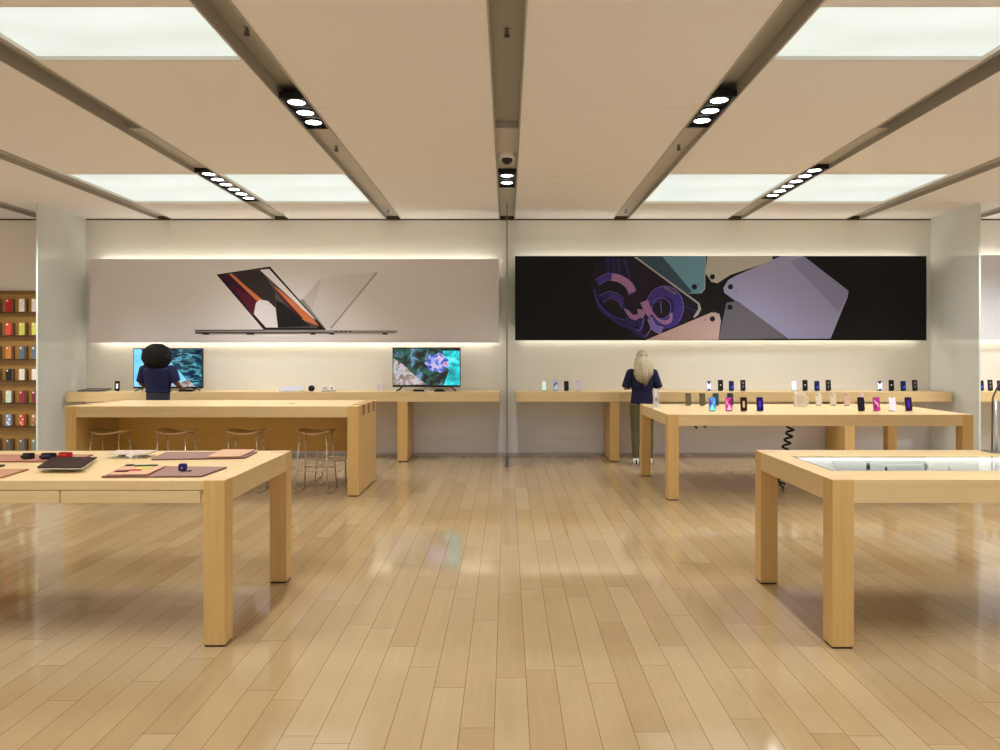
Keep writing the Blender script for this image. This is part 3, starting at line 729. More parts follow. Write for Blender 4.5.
# screens on the left counter
def screen_material(name, kind):
    m = bpy.data.materials.new(name); m.use_nodes = True
    nt = m.node_tree; N = nt.nodes; L = nt.links; b = N['Principled BSDF']
    tc = N.new('ShaderNodeTexCoord'); mp = N.new('ShaderNodeMapping'); L.new(tc.outputs['Object'], mp.inputs[0])
    nz = N.new('ShaderNodeTexNoise'); nz.inputs['Detail'].default_value = 7; nz.inputs['Distortion'].default_value = .7
    L.new(mp.outputs[0], nz.inputs[0]); r = N.new('ShaderNodeValToRGB'); e = r.color_ramp.elements
    if kind == 'fish':
        nz.inputs['Scale'].default_value = 7
        cols = [(.34, (8, 10, 10)), (.46, (24, 30, 28)), (.52, (30, 92, 74)), (.57, (28, 56, 56)), (.64, (110, 150, 190)), (.72, (40, 30, 30))]
    elif kind == 'cyan':
        nz.inputs['Scale'].default_value = 6
        cols = [(.3, (20, 90, 90)), (.45, (10, 180, 190)), (.55, (40, 220, 230)), (.68, (120, 240, 230))]
    elif kind == 'rock':
        nz.inputs['Scale'].default_value = 9
        cols = [(.3, (60, 44, 44)), (.45, (150, 132, 122)), (.55, (200, 190, 196)), (.68, (110, 130, 150))]
    elif kind == 'violet':
        nz.inputs['Scale'].default_value = 14
        cols = [(.35, (40, 50, 140)), (.48, (110, 130, 220)), (.56, (214, 200, 230)), (.66, (190, 100, 150))]
    elif kind == 'sky':
        nz.inputs['Scale'].default_value = 4
        cols = [(.3, (96, 190, 236)), (.55, (130, 214, 246)), (.75, (176, 228, 250))]
    else:
        nz.inputs['Scale'].default_value = 13; mp.inputs['Rotation'].default_value = (0, -.75, 0); mp.inputs['Scale'].default_value = (.5, 1, 1.7)
        cols = [(.36, (8, 20, 50)), (.47, (14, 44, 76)), (.54, (40, 104, 100)), (.6, (100, 176, 206)), (.68, (20, 40, 70))]
    e[0].position = cols[0][0]; e[0].color = lin(cols[0][1])+(1,); e[1].position = cols[-1][0]; e[1].color = lin(cols[-1][1])+(1,)
    for p, c in cols[1:-1]: q = e.new(p); q.color = lin(c)+(1,)
    L.new(nz.outputs['Fac'], r.inputs[0]); L.new(r.outputs[0], b.inputs['Emission Color']); b.inputs['Emission Strength'].default_value = 1.0
    b.inputs['Base Color'].default_value = (.01, .01, .01, 1); b.inputs['Roughness'].default_value = .15
    return m
def tv(px0, px1, py0, py1, D, label, arts):
    x0, x1 = X(px0, D), X(px1, D); z1, z0 = Z(py0, D), Z(py1, D)
    cx = (x0+x1)/2; t = thing('television', label, 'television', (cx, D, SZ), 0, 'televisions on the left wall counter')
    w = (x1-x0)/2; a, b = z0-SZ, z1-SZ
    box('housing', BLACK, t, -w, w, 0, .045, a, b, .006)
    bm = newbm(); mats = []; n = 0
    for kind, pts in arts:
        m = screen_material('screen_'+kind, kind) if 'screen_'+kind not in _mats else _mats['screen_'+kind]
        _mats['screen_'+kind] = m
        if m not in mats: mats.append(m)
        prism(bm, [(-w+.012+u*(2*w-.024), -.0004-.0007*n, a+.028+v*(b-a-.04)) for u, v in pts], (0, .0005, 0), mats.index(m)); n += 1
    obj('screen', bm, mats, t)
    for s in (-1, 1):
        bm = newbm(); tube(bm, [(s*w*.72, .02, a+.005), (s*w*.8, -.03, .03), (s*w*.86, -.09, .007)], .009, 8); tube(bm, [(s*w*.72, .02, a+.005), (s*w*.78, .06, .03), (s*w*.84, .11, .007)], .009, 8)
        obj('stand_leg', bm, BLACK, t)
def circ(cx, cy, rx, ry, n=18, wob=.12):
    return [(cx+rx*math.cos(2*math.pi*k/n)*(1+wob*math.sin(k*2.3)), cy+ry*math.sin(2*math.pi*k/n)*(1+wob*math.cos(k*1.7))) for k in range(n)]
FULL = [(0, 0), (1, 0), (1, 1), (0, 1)]
tv(392.5, 460.5, 347.5, 387, 11.0, 'television showing an underwater coral scene, beside the centre glass edge',
   [('fish', FULL), ('cyan', [(.76, .0), (1, 0), (1, .93), (.74, .93), (.78, .6), (.84, .4)]), ('rock', [(0, .72), (.16, .55), (.3, .3), (.5, .02), (0, 0)]), ('violet', circ(.66, .6, .17, .26)), ('fish', circ(.6, .2, .16, .18))])
tv(133, 202.5, 348.2, 388.5, 11.0, 'television showing blue sky and reef, in front of the dark-haired person',
   [('sky', FULL), ('reef', [(.52, 1), (1, 1), (1, 0), (.86, 0), (.7, .35), (.56, .62)]), ('reef', [(.1, 1), (.3, 1), (.24, .9), (.14, .93)]), ('rock', [(.55, 0), (.9, 0), (.82, .18), (.66, .12)])])
def slab(name, label, cat, px0, px1, y0, y1, z, th, m, m2=None, skew=0., group=None, r=.01, tilt=0.):
    # flat device lying on a surface: body plus top face
    Dm = (y0+y1)/2; x0, x1 = X(px0, Dm), X(px1, Dm)
    t = thing(name, label, cat, ((x0+x1)/2, Dm, z), 0, group)
    w, d = (x1-x0)/2, (y1-y0)/2
    if tilt:
        t.rotation_euler[0] = tilt; t.location.z += math.sin(tilt)*d
        bm = newbm(); prism(bm, [(-w*.4, d*.86, 0), (-w*.4, d*.92, 0), (-w*.4, d*.92-.02, -math.sin(tilt)*d*1.8)], (w*.8, 0, 0)); obj('prop_foot', bm, GREYM, t)
    def s(a, b): return (a+skew*b, b)
    pts = roundrect(2*w, 2*d, min(r, w*.9, d*.9))
    bm = newbm(); prism(bm, [s(a, b)+(0,) for a, b in pts], (0, 0, th)); obj('body', bm, m, t)
    if m2:
        pts = roundrect(2*w-.012, 2*d-.012, min(r, w*.8, d*.8))
        bm = newbm(); prism(bm, [s(a, b)+(th,) for a, b in pts], (0, 0, .001)); obj('top_face', bm, m2, t)
    return t
t = slab('closed_laptop', 'closed dark grey laptop at the left end of the left wall counter', 'laptop', 83, 106, 10.85, 11.12, SZ, .016, mat('space_grey', (92, 86, 84), .35, .5), mat('lid_grey', (104, 98, 96), .35, .5), .1, tilt=.09)
phone(X(117, 10.95), 10.95, SZ, 'black smartphone with white screen on stand, left of the dark-haired person', (14, 14, 14), (20, 18, 18), (([(-.5, .5), (.5, .5), (.5, -.6), (-.5, -.6)], (226, 226, 230)),), lean=.1, yaw=.05)
slab('tablet_computer', 'silver tablet lying flat near the middle of the left wall counter', 'tablet', 281, 303, 10.84, 11.08, SZ, .012, SILVER, mat('tablet_face', (188, 192, 214), .2), .12, tilt=.24)
# raised keyboard remote
slab('set_top_box', 'small black box under the screen beside the dark-haired person', 'media box', 180, 192, 10.82, 10.92, SZ, .03, BLACK, mat('box_top', (36, 36, 38), .2))
slab('set_top_box', 'small black box under the coral television', 'media box', 413.5, 424, 10.84, 10.95, SZ, .028, BLACK, mat('box_top', (36, 36, 38), .2))
t = thing('game_controller', 'small black game controller lying under the coral television', 'controller', (X(440, 10.85), 10.85, SZ))
bm = newbm(); capsule(bm, (-.04, 0, .022), (.04, 0, .022), .02, .02, seg=12); capsule(bm, (-.05, 0, .02), (-.065, -.045, .014), .019, .013, seg=10); capsule(bm, (.05, 0, .02), (.065, -.045, .014), .019, .013, seg=10); obj('shell', bm, BLACK, t)
for s in (-1, 1): bm = newbm(); disc(bm, (s*.028, -.01, .038), .01, .012); obj('thumbstick', bm, GREYM, t)
slab('keyboard', 'slim white keyboard lying under the coral television', 'keyboard', 425.5, 433, 10.84, 10.93, SZ, .01, WHITEP, mat('keys', (214, 214, 216), .5))
# round speaker
t = thing('smart_speaker', 'round black smart speaker on the left wall counter', 'speaker', (X(311.5, 10.95), 10.95, SZ))
bm = newbm(); g = ell(bm, (0, 0, .044), (.05, .05, .046)); obj('mesh_body', bm, mat('speaker_fabric', (22, 30, 36), .9, bump=.8, bscale=300), t)
bm = newbm(); disc(bm, (0, 0, .084), .026, .005); obj('touch_top', bm, mat('touch_glass', (30, 36, 44), .1), t)
bm = newbm(); disc(bm, (0, 0, 0), .03, .006); obj('base_foot', bm, BLACK, t)
t = thing('earbud_display', 'two small white earbud cases on a dark tray beside the round speaker', 'earbuds', (X(328.5, 10.95), 10.95, SZ))
box('tray', mat('tray_grey', (96, 92, 86), .4), t, -.105, .105, -.04, .04, 0, .008, .002)
for s in (-1, 1):
    c = box('earbud_case', WHITEP, t, s*.052-.037, s*.052+.037, -.02, .02, .008, .082, .008)
    bm = newbm(); disc(bm, (s*.052, -.024, .048), .012, .004, 'y', 16); obj('earbud', bm, BLACK, c)
t = thing('boxed_accessory', 'tall white boxed accessory left of the coral television', 'box', (X(379.5, 10.95), 10.95, SZ))
box('carton', WHITEP, t, -.037, .037, -.02, .02, 0, .13, .003); box('hang_tab', WHITEP, t, -.014, .014, -.002, .002, .13, .15, .001)
box('front_label', mat('label_lilac', (220, 208, 232), .4), t, -.028, .028, -.0212, -.0202, .02, .11)

# table B watches and stand
def watch(px, y, z, c, label, strap, k_=.64):
    t = thing('smartwatch', label, 'watch', (X(px, y), y, z), random.uniform(-.5, -.2), 'smartwatches in the glass case'); t.scale = (k_, k_, k_)
    bm = newbm(); n = 28
    for k in range(n):
        a0, a1 = 2*math.pi*k/n, 2*math.pi*(k+1)/n
        R0, R1, wd = .030, .033, .013
        ps = []
        for a in (a0, a1):
            for R in (R0, R1):
                for xx in (-wd, wd): ps.append((xx, math.cos(a)*R*.8, .0335+math.sin(a)*R))
        i, o_ = (ps[0], ps[1], ps[5], ps[4]), (ps[2], ps[3], ps[7], ps[6])
        poly(bm, i); poly(bm, o_); poly(bm, (ps[0], ps[2], ps[6], ps[4])); poly(bm, (ps[1], ps[3], ps[7], ps[5]))
    obj('strap', bm, mat('strap_'+strap, c, .6), t)
    bm = newbm(); v = prism(bm, [(a, -.030, .036+b) for a, b in roundrect(.036, .042, .008)], (0, .010, 0)); obj('watch_case', bm, mat('wcase_'+strap, c if c[0] > 100 else (40, 40, 42), .25, .5), t)
    bm = newbm(); prism(bm, [(a, -.0306, .036+b) for a, b in roundrect(.031, .037, .007)], (0, .0006, 0)); obj('watch_face', bm, mat('wface', (20, 20, 22), .1) if c[0] < 100 else mat('wface_pale', (206, 206, 204), .2), t)
ZF = TB-.054
watch(868, 4.60, ZF, (60, 58, 54), 'dark smartwatch standing tall, leftmost in the glass case', 'dark')
watch(886, 4.55, ZF, (64, 62, 56), 'dark smartwatch sunk low just right of the leftmost one', 'dark2', .4)
watch(926, 4.60, ZF, (206, 204, 198), 'white smartwatch standing tall in the glass case', 'white')
watch(949, 4.55, ZF, (198, 196, 190), 'white smartwatch sunk low in the glass case', 'white2', .4)
t = thing('display_stand', 'metal stand with thin post on the glass-cased table, cut off by right photo edge', 'stand', (X(994, 5.02), 5.02, TB))
box('base_plate', GREYM, t, -.045, .16, -.06, .075, .0, .008, .002)
bm = newbm(); tube(bm, [(-.014, 0, .008), (-.010, 0, .37), (.0, 0, .40), (.06, 0, .53), (.10, -.01, .6)], .0055, 10); obj('bent_arm', bm, mat('arm_dark', (88, 84, 78), .35, .6), t)
bm = newbm(); tube(bm, [(.015, 0, .008), (.015, 0, .365)], .009, 12); obj('post', bm, SILVER, t)

# table A: sleeves, straps
def mat_on(poly_px, z, th, m, name, label, cat, group=None, lift=0.):
    pts = []
    for px, py in poly_px:
        D = (H-z-lift)*F/(py-PY); pts.append(Vector((X(px, D), D, 0)))
    c = sum(pts, Vector())/len(pts)
    t = thing(name, label, cat, (c.x, c.y, z+.002), 0, group)
    out = []
    n = len(pts)                                     # rounded corners
    for i in range(n):
        a, b, d = pts[i-1]-pts[i], pts[(i+1) % n]-pts[i], pts[i]
        r = min(.018, a.length*.3, b.length*.3)
        p, q = d+a.normalized()*r, d+b.normalized()*r
        for k in range(4):
            f = k/3; out.append(p*(1-f)**2+d*2*f*(1-f)+q*f*f)
    bm = newbm(); prism(bm, [(p.x-c.x, p.y-c.y, 0) for p in out], (0, 0, th)); obj('cover', bm, m, t, bevel=.0015)
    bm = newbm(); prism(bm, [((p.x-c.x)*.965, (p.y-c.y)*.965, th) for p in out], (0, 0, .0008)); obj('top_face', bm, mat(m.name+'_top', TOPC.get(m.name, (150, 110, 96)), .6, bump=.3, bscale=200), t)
    return t
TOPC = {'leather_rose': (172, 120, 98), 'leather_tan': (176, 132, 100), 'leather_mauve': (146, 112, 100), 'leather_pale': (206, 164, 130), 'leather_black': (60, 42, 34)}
LR = mat('leather_rose', (128, 66, 56), .6); LT = mat('leather_tan', (150, 100, 72), .6); LM = mat('leather_mauve', (112, 66, 64), .6); LP = mat('leather_pale', (190, 146, 112), .6); LB = mat('leather_black', (48, 32, 26), .75, spec=.2)
g = 'leather laptop sleeves on the front left table'
mat_on([(-70, 462.5), (75, 462.5), (94, 455.5), (-40, 455.5)], TA, .006, LR, 'leather_sleeve', 'rosy brown leather sleeve under the loops of strap, at left', 'sleeve', g)
mat_on([(-80, 480), (2, 478.5), (30, 470), (-60, 470.5)], TA, .006, LT, 'leather_sleeve', 'tan leather sleeve cut off by the left edge of the photo', 'sleeve', g)
mat_on([(100, 478), (202, 477.5), (228, 468), (141, 467)], TA, .006, LM, 'leather_sleeve', 'mauve brown leather sleeve under the small navy case', 'sleeve', g)
mat_on([(150, 460.5), (245, 459), (258, 452.5), (166, 453)], TA, .006, LM, 'leather_sleeve', 'mauve brown leather sleeve below the pale one, rear edge of the front left table', 'sleeve', g)
o = mat_on([(206, 458), (240, 457.5), (256, 450.5), (222, 450.5)], TA+.0096, .006, LP, 'leather_sleeve', 'pale tan leather sleeve stacked on the mauve one at the table rear', 'sleeve', g, lift=.0)
# charcoal folio propped on a white tablet
t = thing('tablet_folio', 'charcoal tablet folio propped at a slant on a white base, front left table', 'tablet', (X(68, 4.42), 4.42, TA+.002))
bm = newbm()
P4 = [W(37, 474.5, 4.17), W(82, 474, 4.17), W(97, 463, 4.66), W(52, 463.5, 4.66)]
def lc(p): return (p[0]-t.location.x, p[1]-t.location.y, p[2]-TA)
q = [list(lc(p)) for p in P4]
for i in (0, 1): q[i][2] = .03
for i in (2, 3): q[i][2] = .018
prism(bm, q, (0, 0, .007)); obj('folio_cover', bm, LB, t)
bm = newbm(); prism(bm, [(a*.97, b*.97, c-.009) for a, b, c in q], (0, 0, .008)); obj('white_tablet', bm, WHITEP, t)
bm = newbm(); prism(bm, [(a*.55+.03, b*.6+.04, 0) for a, b, c in q], (0, 0, .014)); obj('support_block', bm, CLR, t)
# straps on first sleeve
def strap(px, py, rgb, label, rx=.034, rz_=0., h=.034):
    D = (H-TA)*F/(py-PY)
    t = thing('watch_strap', label, 'watch strap', (X(px, D), D, TA+.0102), rz_, 'coiled straps on the rosy sleeve')
    bm = newbm(); n = 32
    m = mat('strapc_%d_%d_%d' % rgb, rgb, .55)
    rr = []
    for k in range(n+1):
        a = 2*math.pi*k/n*1.0
        rr.append((a, rx*(1+.10*math.sin(3*a)), .0+.002*k/n))
    for k in range(n):
        (a0, r0, _), (a1, r1, _) = rr[k], rr[k+1]
        ps = []
        for a, r in ((a0, r0), (a1, r1)):
            for d_ in (0, .005): ps.append((math.cos(a)*(r-d_), math.sin(a)*(r-d_)*.8))
        prism(bm, [ps[0]+(0,), ps[2]+(0,), ps[3]+(0,), ps[1]+(0,)], (0, 0, h))
    bmesh.ops.remove_doubles(bm, verts=bm.verts, dist=1e-5)
    obj('loop', bm, m, t)
    bm = newbm(); capsule(bm, (-rx*.5, -rx*.85, h*.5), (rx*.6, -rx*.9, h*.55), h*.3, h*.3, seg=10); obj('buckle_end', bm, m, t)
strap(28, 460.2, (20, 14, 16), 'coiled black strap, leftmost of three on the rosy sleeve', .036)
strap(48, 460.2, (24, 24, 44), 'coiled dark navy strap, middle of three on the rosy sleeve', .046)
strap(65, 459.4, (176, 14, 20), 'coiled red strap, rightmost of three on the rosy sleeve', .042)
# dark strip at left edge
mat_on([(-10, 467.5), (2, 467.3), (6, 465.8), (-10, 465.8)], TA, .006, LB, 'leather_sleeve', 'small black leather strip at the very left edge of the photo', 'strap', g)
# wallet pile with coloured accessories
mat_on([(106, 476), (148, 475.5), (166, 467), (124, 467)], TA+.0096, .007, LP, 'leather_folder', 'pale tan folder lying on the mauve sleeve under coloured accessories', 'folder')
def card(px0, px1, py, rgb, label, name='card_wallet', dz=.0195, d=.05, th=.006):
    D = (H-TA-dz)*F/(py-PY); x0, x1 = X(px0, D), X(px1, D)
    t = thing(name, label, 'wallet', ((x0+x1)/2, D, TA+dz), .15, 'small leather wallets on the tan folder')
    w = (x1-x0)/2
    bm = newbm(); prism(bm, [(a, b, 0) for a, b in roundrect(2*w, d, .006)], (0, 0, th)); obj('leather', bm, mat('card_%d_%d_%d' % rgb, rgb, .5), t)
    bm = newbm(); prism(bm, [(a, b, th) for a, b in roundrect(2*w*.7, d*.3, .004)], (0, 0, .0008)); obj('stitched_slot', bm, mat('cardd_%d_%d_%d' % rgb, tuple(int(v*.6) for v in rgb), .5), t)
card(116, 128, 471.5, (120, 38, 44), 'dark red card wallet on the tan folder')
card(129, 141, 470.5, (206, 90, 84), 'coral card wallet on the tan folder', d=.03)
card(138, 151, 468.6, (230, 222, 120), 'pale yellow card wallet on the tan folder', d=.06)
card(135, 157, 465.9, (40, 78, 52), 'dark green strip wallet at the back of the tan folder', d=.03)
card(126, 133, 465.6, (30, 30, 30), 'small black wallet beside the green one on the tan folder', d=.04)
t = thing('earbud_case', 'small navy blue earbud case standing on the mauve sleeve', 'case', (X(182.8, 4.20), 4.20, TA+.0102))
bm = newbm(); prism(bm, [(a, -.012, b+.022) for a, b in roundrect(.045, .044, .012)], (0, .024, 0)); obj('shell', bm, mat('navy_shell', (22, 20, 92), .35), t, bevel=.003)
bm = newbm(); disc(bm, (0, -.0145, .02), .005, .002, 'y', 12); obj('clasp', bm, mat('clasp', (170, 150, 200), .3), t)
bm = newbm(); tube(bm, [(.02, -.01, .003), (.045, -.025, .003), (.052, -.005, .003), (.03, .012, .003)], .003, 6); obj('cord_loop', bm, mat('navy_cord', (60, 40, 80), .6), t)
# raised tablet on white clip stand
t = thing('tablet_stand', 'white tablet on a low clear stand at the rear of the front left table', 'tablet', (X(132, 4.84), 4.84, TA+.002))
bm = newbm(); v = prism(bm, [(a, b, 0) for a, b in roundrect(.27, .15, .012)], (0, 0, .007)); xform(bm, v, Matrix.Translation((-.0, 0, .026)) @ Matrix.Rotation(.03, 4, 'X')); obj('tablet_slab', bm, mat('tablet_beige', (214, 196, 176), .3), t)
bm = newbm(); bx(bm, -.09, .09, -.05, .05, 0, .006); bx(bm, -.07, -.06, -.04, .04, .006, .022); bx(bm, .06, .07, -.04, .04, .006, .022); obj('clear_stand', bm, CLR, t)
bm = newbm(); bx(bm, .018, .036, -.075, -.06, 0, .04); bx(bm, .0, .055, -.08, -.055, .014, .024); obj('white_clip', bm, WHITEP, t, bevel=.002)

# ------------------------------------------------------------ phone-case wall
t = thing('display_shelving', 'wooden wall shelving with phone case ledges at the left edge of the photo', 'shelving', (-7.95, DW, 0))
AX0, AX1 = -9.3, -6.66
zt = Z(290.5, 11.3)
box('back_board', SHELFW, t, AX0+7.95, AX1+7.95, -.05, -.004, .02, zt)
box('top_rail', wood('walnut_top', (116, 76, 40), (134, 90, 50)), t, AX0+7.95, AX1+7.95, -.062, -.051, zt-.055, zt)
rows = [312.2, 335.6, 359.2, 380.6, 403.2, 426.4, 452.5]
RH = [14, 13.5, 13.5, 12, 13, 12.5, 14]
for ry in rows:
    z = Z(ry, 11.26); lg = box('ledge', mat('ledge_dark', (66, 48, 28), .5), t, AX0+7.95, AX1+7.95, -.125, -.05, z-.012, z)
cols = [-2.5, 10.3, 23.6, 36.2, 49, 62]
palette = [[(120, 20, 30), (176, 16, 30), (222, 208, 196), (226, 212, 198), (214, 206, 200), (200, 196, 190)],
           [(214, 66, 60), (224, 76, 64), (206, 208, 96), (214, 214, 104), (240, 236, 220), (150, 190, 170)],
           [(90, 60, 40), (206, 128, 64), (98, 112, 126), (104, 116, 128), (60, 80, 120), (120, 130, 140)],
           [(34, 30, 30), (30, 30, 30), (232, 224, 210), (236, 228, 214), (236, 236, 232), (228, 228, 224)],
           [(232, 232, 224), (210, 222, 204), (150, 48, 62), (136, 52, 62), (228, 228, 226), (226, 226, 224)],
           [(150, 160, 160), (140, 160, 196), (206, 78, 60), (196, 144, 104), (180, 180, 176), (140, 150, 150)],
           [(84, 84, 86), (96, 90, 86), (110, 108, 104), (130, 140, 126), (120, 120, 118), (110, 112, 110)]]
cname = [['dark red', 'bright red', 'cream', 'pale cream', 'off-white', 'grey-white'], ['coral', 'coral red', 'lime yellow', 'pale yellow', 'ivory', 'mint'], ['brown', 'orange', 'slate blue', 'slate grey', 'navy', 'steel grey'],
         ['black', 'glossy black', 'white', 'bright white', 'white', 'white'], ['white', 'pale green', 'plum red', 'maroon', 'white', 'white'], ['grey patterned', 'blue patterned', 'red patterned', 'tan patterned', 'grey', 'grey'], ['dark grey', 'taupe grey', 'grey', 'green-grey', 'grey', 'dull grey']]
rown = ['top row', 'second row from top', 'third row from top', 'middle row', 'third row from bottom', 'second row from bottom', 'bottom row']
coln = ['cut by the left photo edge', 'second column from the left edge', 'column left of the glass edge', 'column right at the glass edge', 'first column seen through the milky glass', 'second column seen through the milky glass']
CREAM = mat('carton_brown', (110, 80, 56), .5)
for i, ry in enumerate(rows):
    for j, px in enumerate(cols):
        D = 11.31
        hh = RH[i]/F*D
        t = thing('phone_case', '%s phone case, %s, %s' % (cname[i][j], rown[i], coln[j]), 'phone case', (X(px, D), D, Z(ry, 11.26)), 0., 'phone cases on the wall ledges')
        c = palette[i][j]
        m = mat('case_%d_%d_%d' % c, c, .45)
        bm = newbm(); hw = .043
        v = prism(bm, [(a, -.045, b+hh*.5) for a, b in roundrect(hw*2, hh*.92, .014)], (0, .011, 0)); sh = obj('case_shell', bm, m, t, bevel=.002)
        if i == 5:
            bm = newbm()
            for (a, b, r_) in ((-.012, .06, .02), (.015, .11, .018), (.008, .03, .014)): disc(bm, (a, -.0462, b), r_, .001, 'y', 10)
            obj('printed_pattern', bm, mat('pat_%d' % j, ((240, 240, 240), (236, 240, 248), (230, 190, 170), (120, 84, 60), (90, 90, 90), (80, 80, 80))[j], .5), sh)
        box('carton', CREAM, t, hw*.2, hw+.024, -.033, .0, .002, hh*.97)
        bm = newbm(); disc(bm, (-.016, -.0475, hh*.82), .0145, .003, 'y', 12); obj('camera_window', bm, mat('cam_white', (250, 244, 236), .3), sh)

# ------------------------------------------------------------ people
SKIN_D = mat('skin_dark', (112, 72, 54), .55); SKIN_L = mat('skin_light', (212, 164, 140), .55)
def remesh(o, v=.008, it=6):
    m = o.modifiers.new('remesh', 'REMESH'); m.mode = 'VOXEL'; m.voxel_size = v; m.use_smooth_shade = True
    s = o.modifiers.new('smooth', 'SMOOTH'); s.factor = .5; s.iterations = it
def hand(bm, w, fwd, side, s):              # palm + five fingers, resting palm down
    w = Vector(w); f = Vector(fwd).normalized(); r = Vector(side).normalized(); n = Vector((0, 0, 1))
    ell(bm, w+f*.045, (.038, .046, .016), 14, Matrix((r, f, n)).transposed().to_4x4())
    for k, (off, ln) in enumerate(((-.027, .062), (-.009, .072), (.009, .068), (.026, .052))):
        b0 = w+f*.08+r*off; b1 = b0+f*ln*.5+r*off*.15+n*.004; b2 = b1+f*ln*.5-n*.016
        capsule(bm, b0, b1, .0095, .0085, seg=8); capsule(bm, b1, b2, .0085, .0075, seg=8)
    b0 = w+f*.025-r*s*.03; b1 = b0-r*s*.024+f*.03; b2 = b1+f*.028-n*.006
    capsule(bm, b0, b1, .012, .010, seg=8); capsule(bm, b1, b2, .010, .0085, seg=8)
def person(name, label, loc, P, skin, shirt, pants, shoe, hairf, shirt_low, sleeve_end, bulk=1.):
    t = thing(name, label, 'person', loc)
    bm = newbm()
    hz = P['head']
    M = Matrix.Rotation(P.get('nod', -.25), 4, 'X')
    ell(bm, (0, .02, hz), (.074, .092, .112), 24, M); ell(bm, (0, .055, hz-.055), (.052, .055, .055), 18, M)
    capsule(bm, (0, .105, hz+.005), (0, .122, hz-.028), .010, .014, seg=8)                                                      # nose
    for s in (-1, 1): ell(bm, (s*.076, .012, hz-.012), (.01, .02, .032), 12)                                                      # ears
    ell(bm, (0, .098, hz-.07), (.024, .012, .008), 10)                                                                            # mouth
    capsule(bm, (0, -.005, P['sh']-.02), (0, .012, hz-.06), .056, .052)
    tb = [(0, 0, P['crotch']+.02), (0, -.005, P['hip']), (0, 0, P['waist']), (0, -.005, P['chest']), (0, -.005, P['sh']-.05), (0, -.002, P['sh']+.01)]
    tube(bm, tb, [.13, .152, .122, .145, .15, .085], 22, 0, 1., .66, up=(1, 0, 0))
    for s, key in ((-1, 'L'), (1, 'R')):
        sh, el, wr = Vector((s*P['sw'], -.005, P['sh']-.035)), Vector(P['el'+key]), Vector(P['wr'+key])
        capsule(bm, sh, el, .048, .038); capsule(bm, el, wr, .038, .026)
        d = (wr-el).normalized(); hand(bm, wr, (d.x*.6, d.y, 0), (1, 0, 0), s)
        hp, kn, an = Vector((s*.085, 0, P['hip']-.03)), Vector((P['kn'+key][0], P['kn'+key][1], P['knee'])), Vector((P['kn'+key][0], P['kn'+key][1]-.03, .09))
        capsule(bm, hp, kn, .085, .055); capsule(bm, kn, an, .054, .036)
        capsule(bm, an, an+Vector((s*.01, .1, -.045)), .036, .030)
    o = obj('body', bm, skin, t); remesh(o, .008)
    bm = newbm()
    for s in (-1, 1):
        ell(bm, (s*.03, .1, hz+.008), (.012, .008, .007), 10)
    obj('eyes', bm, mat('eye_dark', (30, 22, 20), .2), t)
    # shirt
    bm = newbm()
    zz = [z for z in (shirt_low, P['hip'], P['waist'], P['chest'], P['sh']-.05, P['sh']-.0, P['sh']+.025)]
    rr = [.155, .160, .142, .168, .176, .12, .07]
    if shirt_low > P['hip']-.02: zz = [shirt_low]+zz[2:]; rr = [.148]+rr[2:]
    tube(bm, [(0, -.004, z) for z in zz], [q*(bulk if q > .1 else 1) for q in rr], 26, 0, 1., .68, up=(1, 0, 0))
    for s, key in ((-1, 'L'), (1, 'R')):
        sh, el = Vector((s*(P['sw']-.01), -.005, P['sh']-.035)), Vector(P['el'+key]); e = sh+(el-sh)*sleeve_end
        tube(bm, [sh+(sh-el).normalized()*.05, sh+(sh-el).normalized()*.03, sh, (sh+e)/2, e], [.012, .045*bulk, .066*bulk, .064*bulk, .060*bulk], 18)
    o = obj('shirt', bm, shirt, t); remesh(o, .009, 4)
    # trousers
    bm = newbm()
    top = min(P['waist']-.02, shirt_low+.08)
    tube(bm, [(0, -.003, P['crotch']), (0, -.006, P['hip']), (0, -.003, top)], [.13, .161, .138 if shirt_low < P['hip']+.05 else .137*bulk], 24, 0, 1., .7, up=(1, 0, 0))
    for s, key in ((-1, 'L'), (1, 'R')):
        hp, kn = Vector((s*.082, -.004, P['hip']-.02)), Vector((P['kn'+key][0], P['kn'+key][1], P['knee'])); an = Vector((kn.x, kn.y-.03, .115))
        tube(bm, [hp, (hp*2+kn)/3, (hp+kn*2)/3, kn, kn*.55+an*.45-Vector((0, .008, 0)), an], [.096, .09, .074, .062, .059, .046], 18)
    o = obj('trousers', bm, pants, t); remesh(o, .009, 4)
    for s, key in ((-1, 'L'), (1, 'R')):
        a = Vector((P['kn'+key][0], P['kn'+key][1]-.03, 0))
        bm = newbm()
        tube(bm, [a+Vector((0, -.055, .045)), a+Vector((0, -.04, .05)), a+Vector((0, .02, .052)), a+Vector((s*.008, .1, .042)), a+Vector((s*.012, .17, .032)), a+Vector((s*.012, .195, .028))], [.02, .04, .045, .04, .034, .014], 16, 0, .95, 1., up=(1, 0, 0))
        tube(bm, [a+Vector((0, -.01, .05)), a+Vector((0, -.012, .105))], [.042, .04], 14)
        so = obj('shoe', bm, shoe, t)
        bm = newbm(); pts = [(math.cos(q)*.041, math.sin(q)*(.13 if math.sin(q) > 0 else .075)+.055) for q in [2*math.pi*k/24 for k in range(24)]]
        prism(bm, [(x_+a.x, y_+a.y, 0) for x_, y_ in pts], (0, 0, .02)); obj('sole', bm, WHITEP, so)
        bm = newbm(); tube(bm, [a+Vector((-.047, -.03, .03)), a+Vector((-.048, .03, .062)), a+Vector((-.042, .07, .03))], .006, 6); tube(bm, [a+Vector((.047, -.03, .03)), a+Vector((.048, .03, .062)), a+Vector((.042, .07, .03))], .006, 6)
        tube(bm, [a+Vector((0, -.064, .03)), a+Vector((0, -.052, .09))], .012, 6); obj('shoe_stripe', bm, BLACK, so)
    hairf(t, hz)
    return t
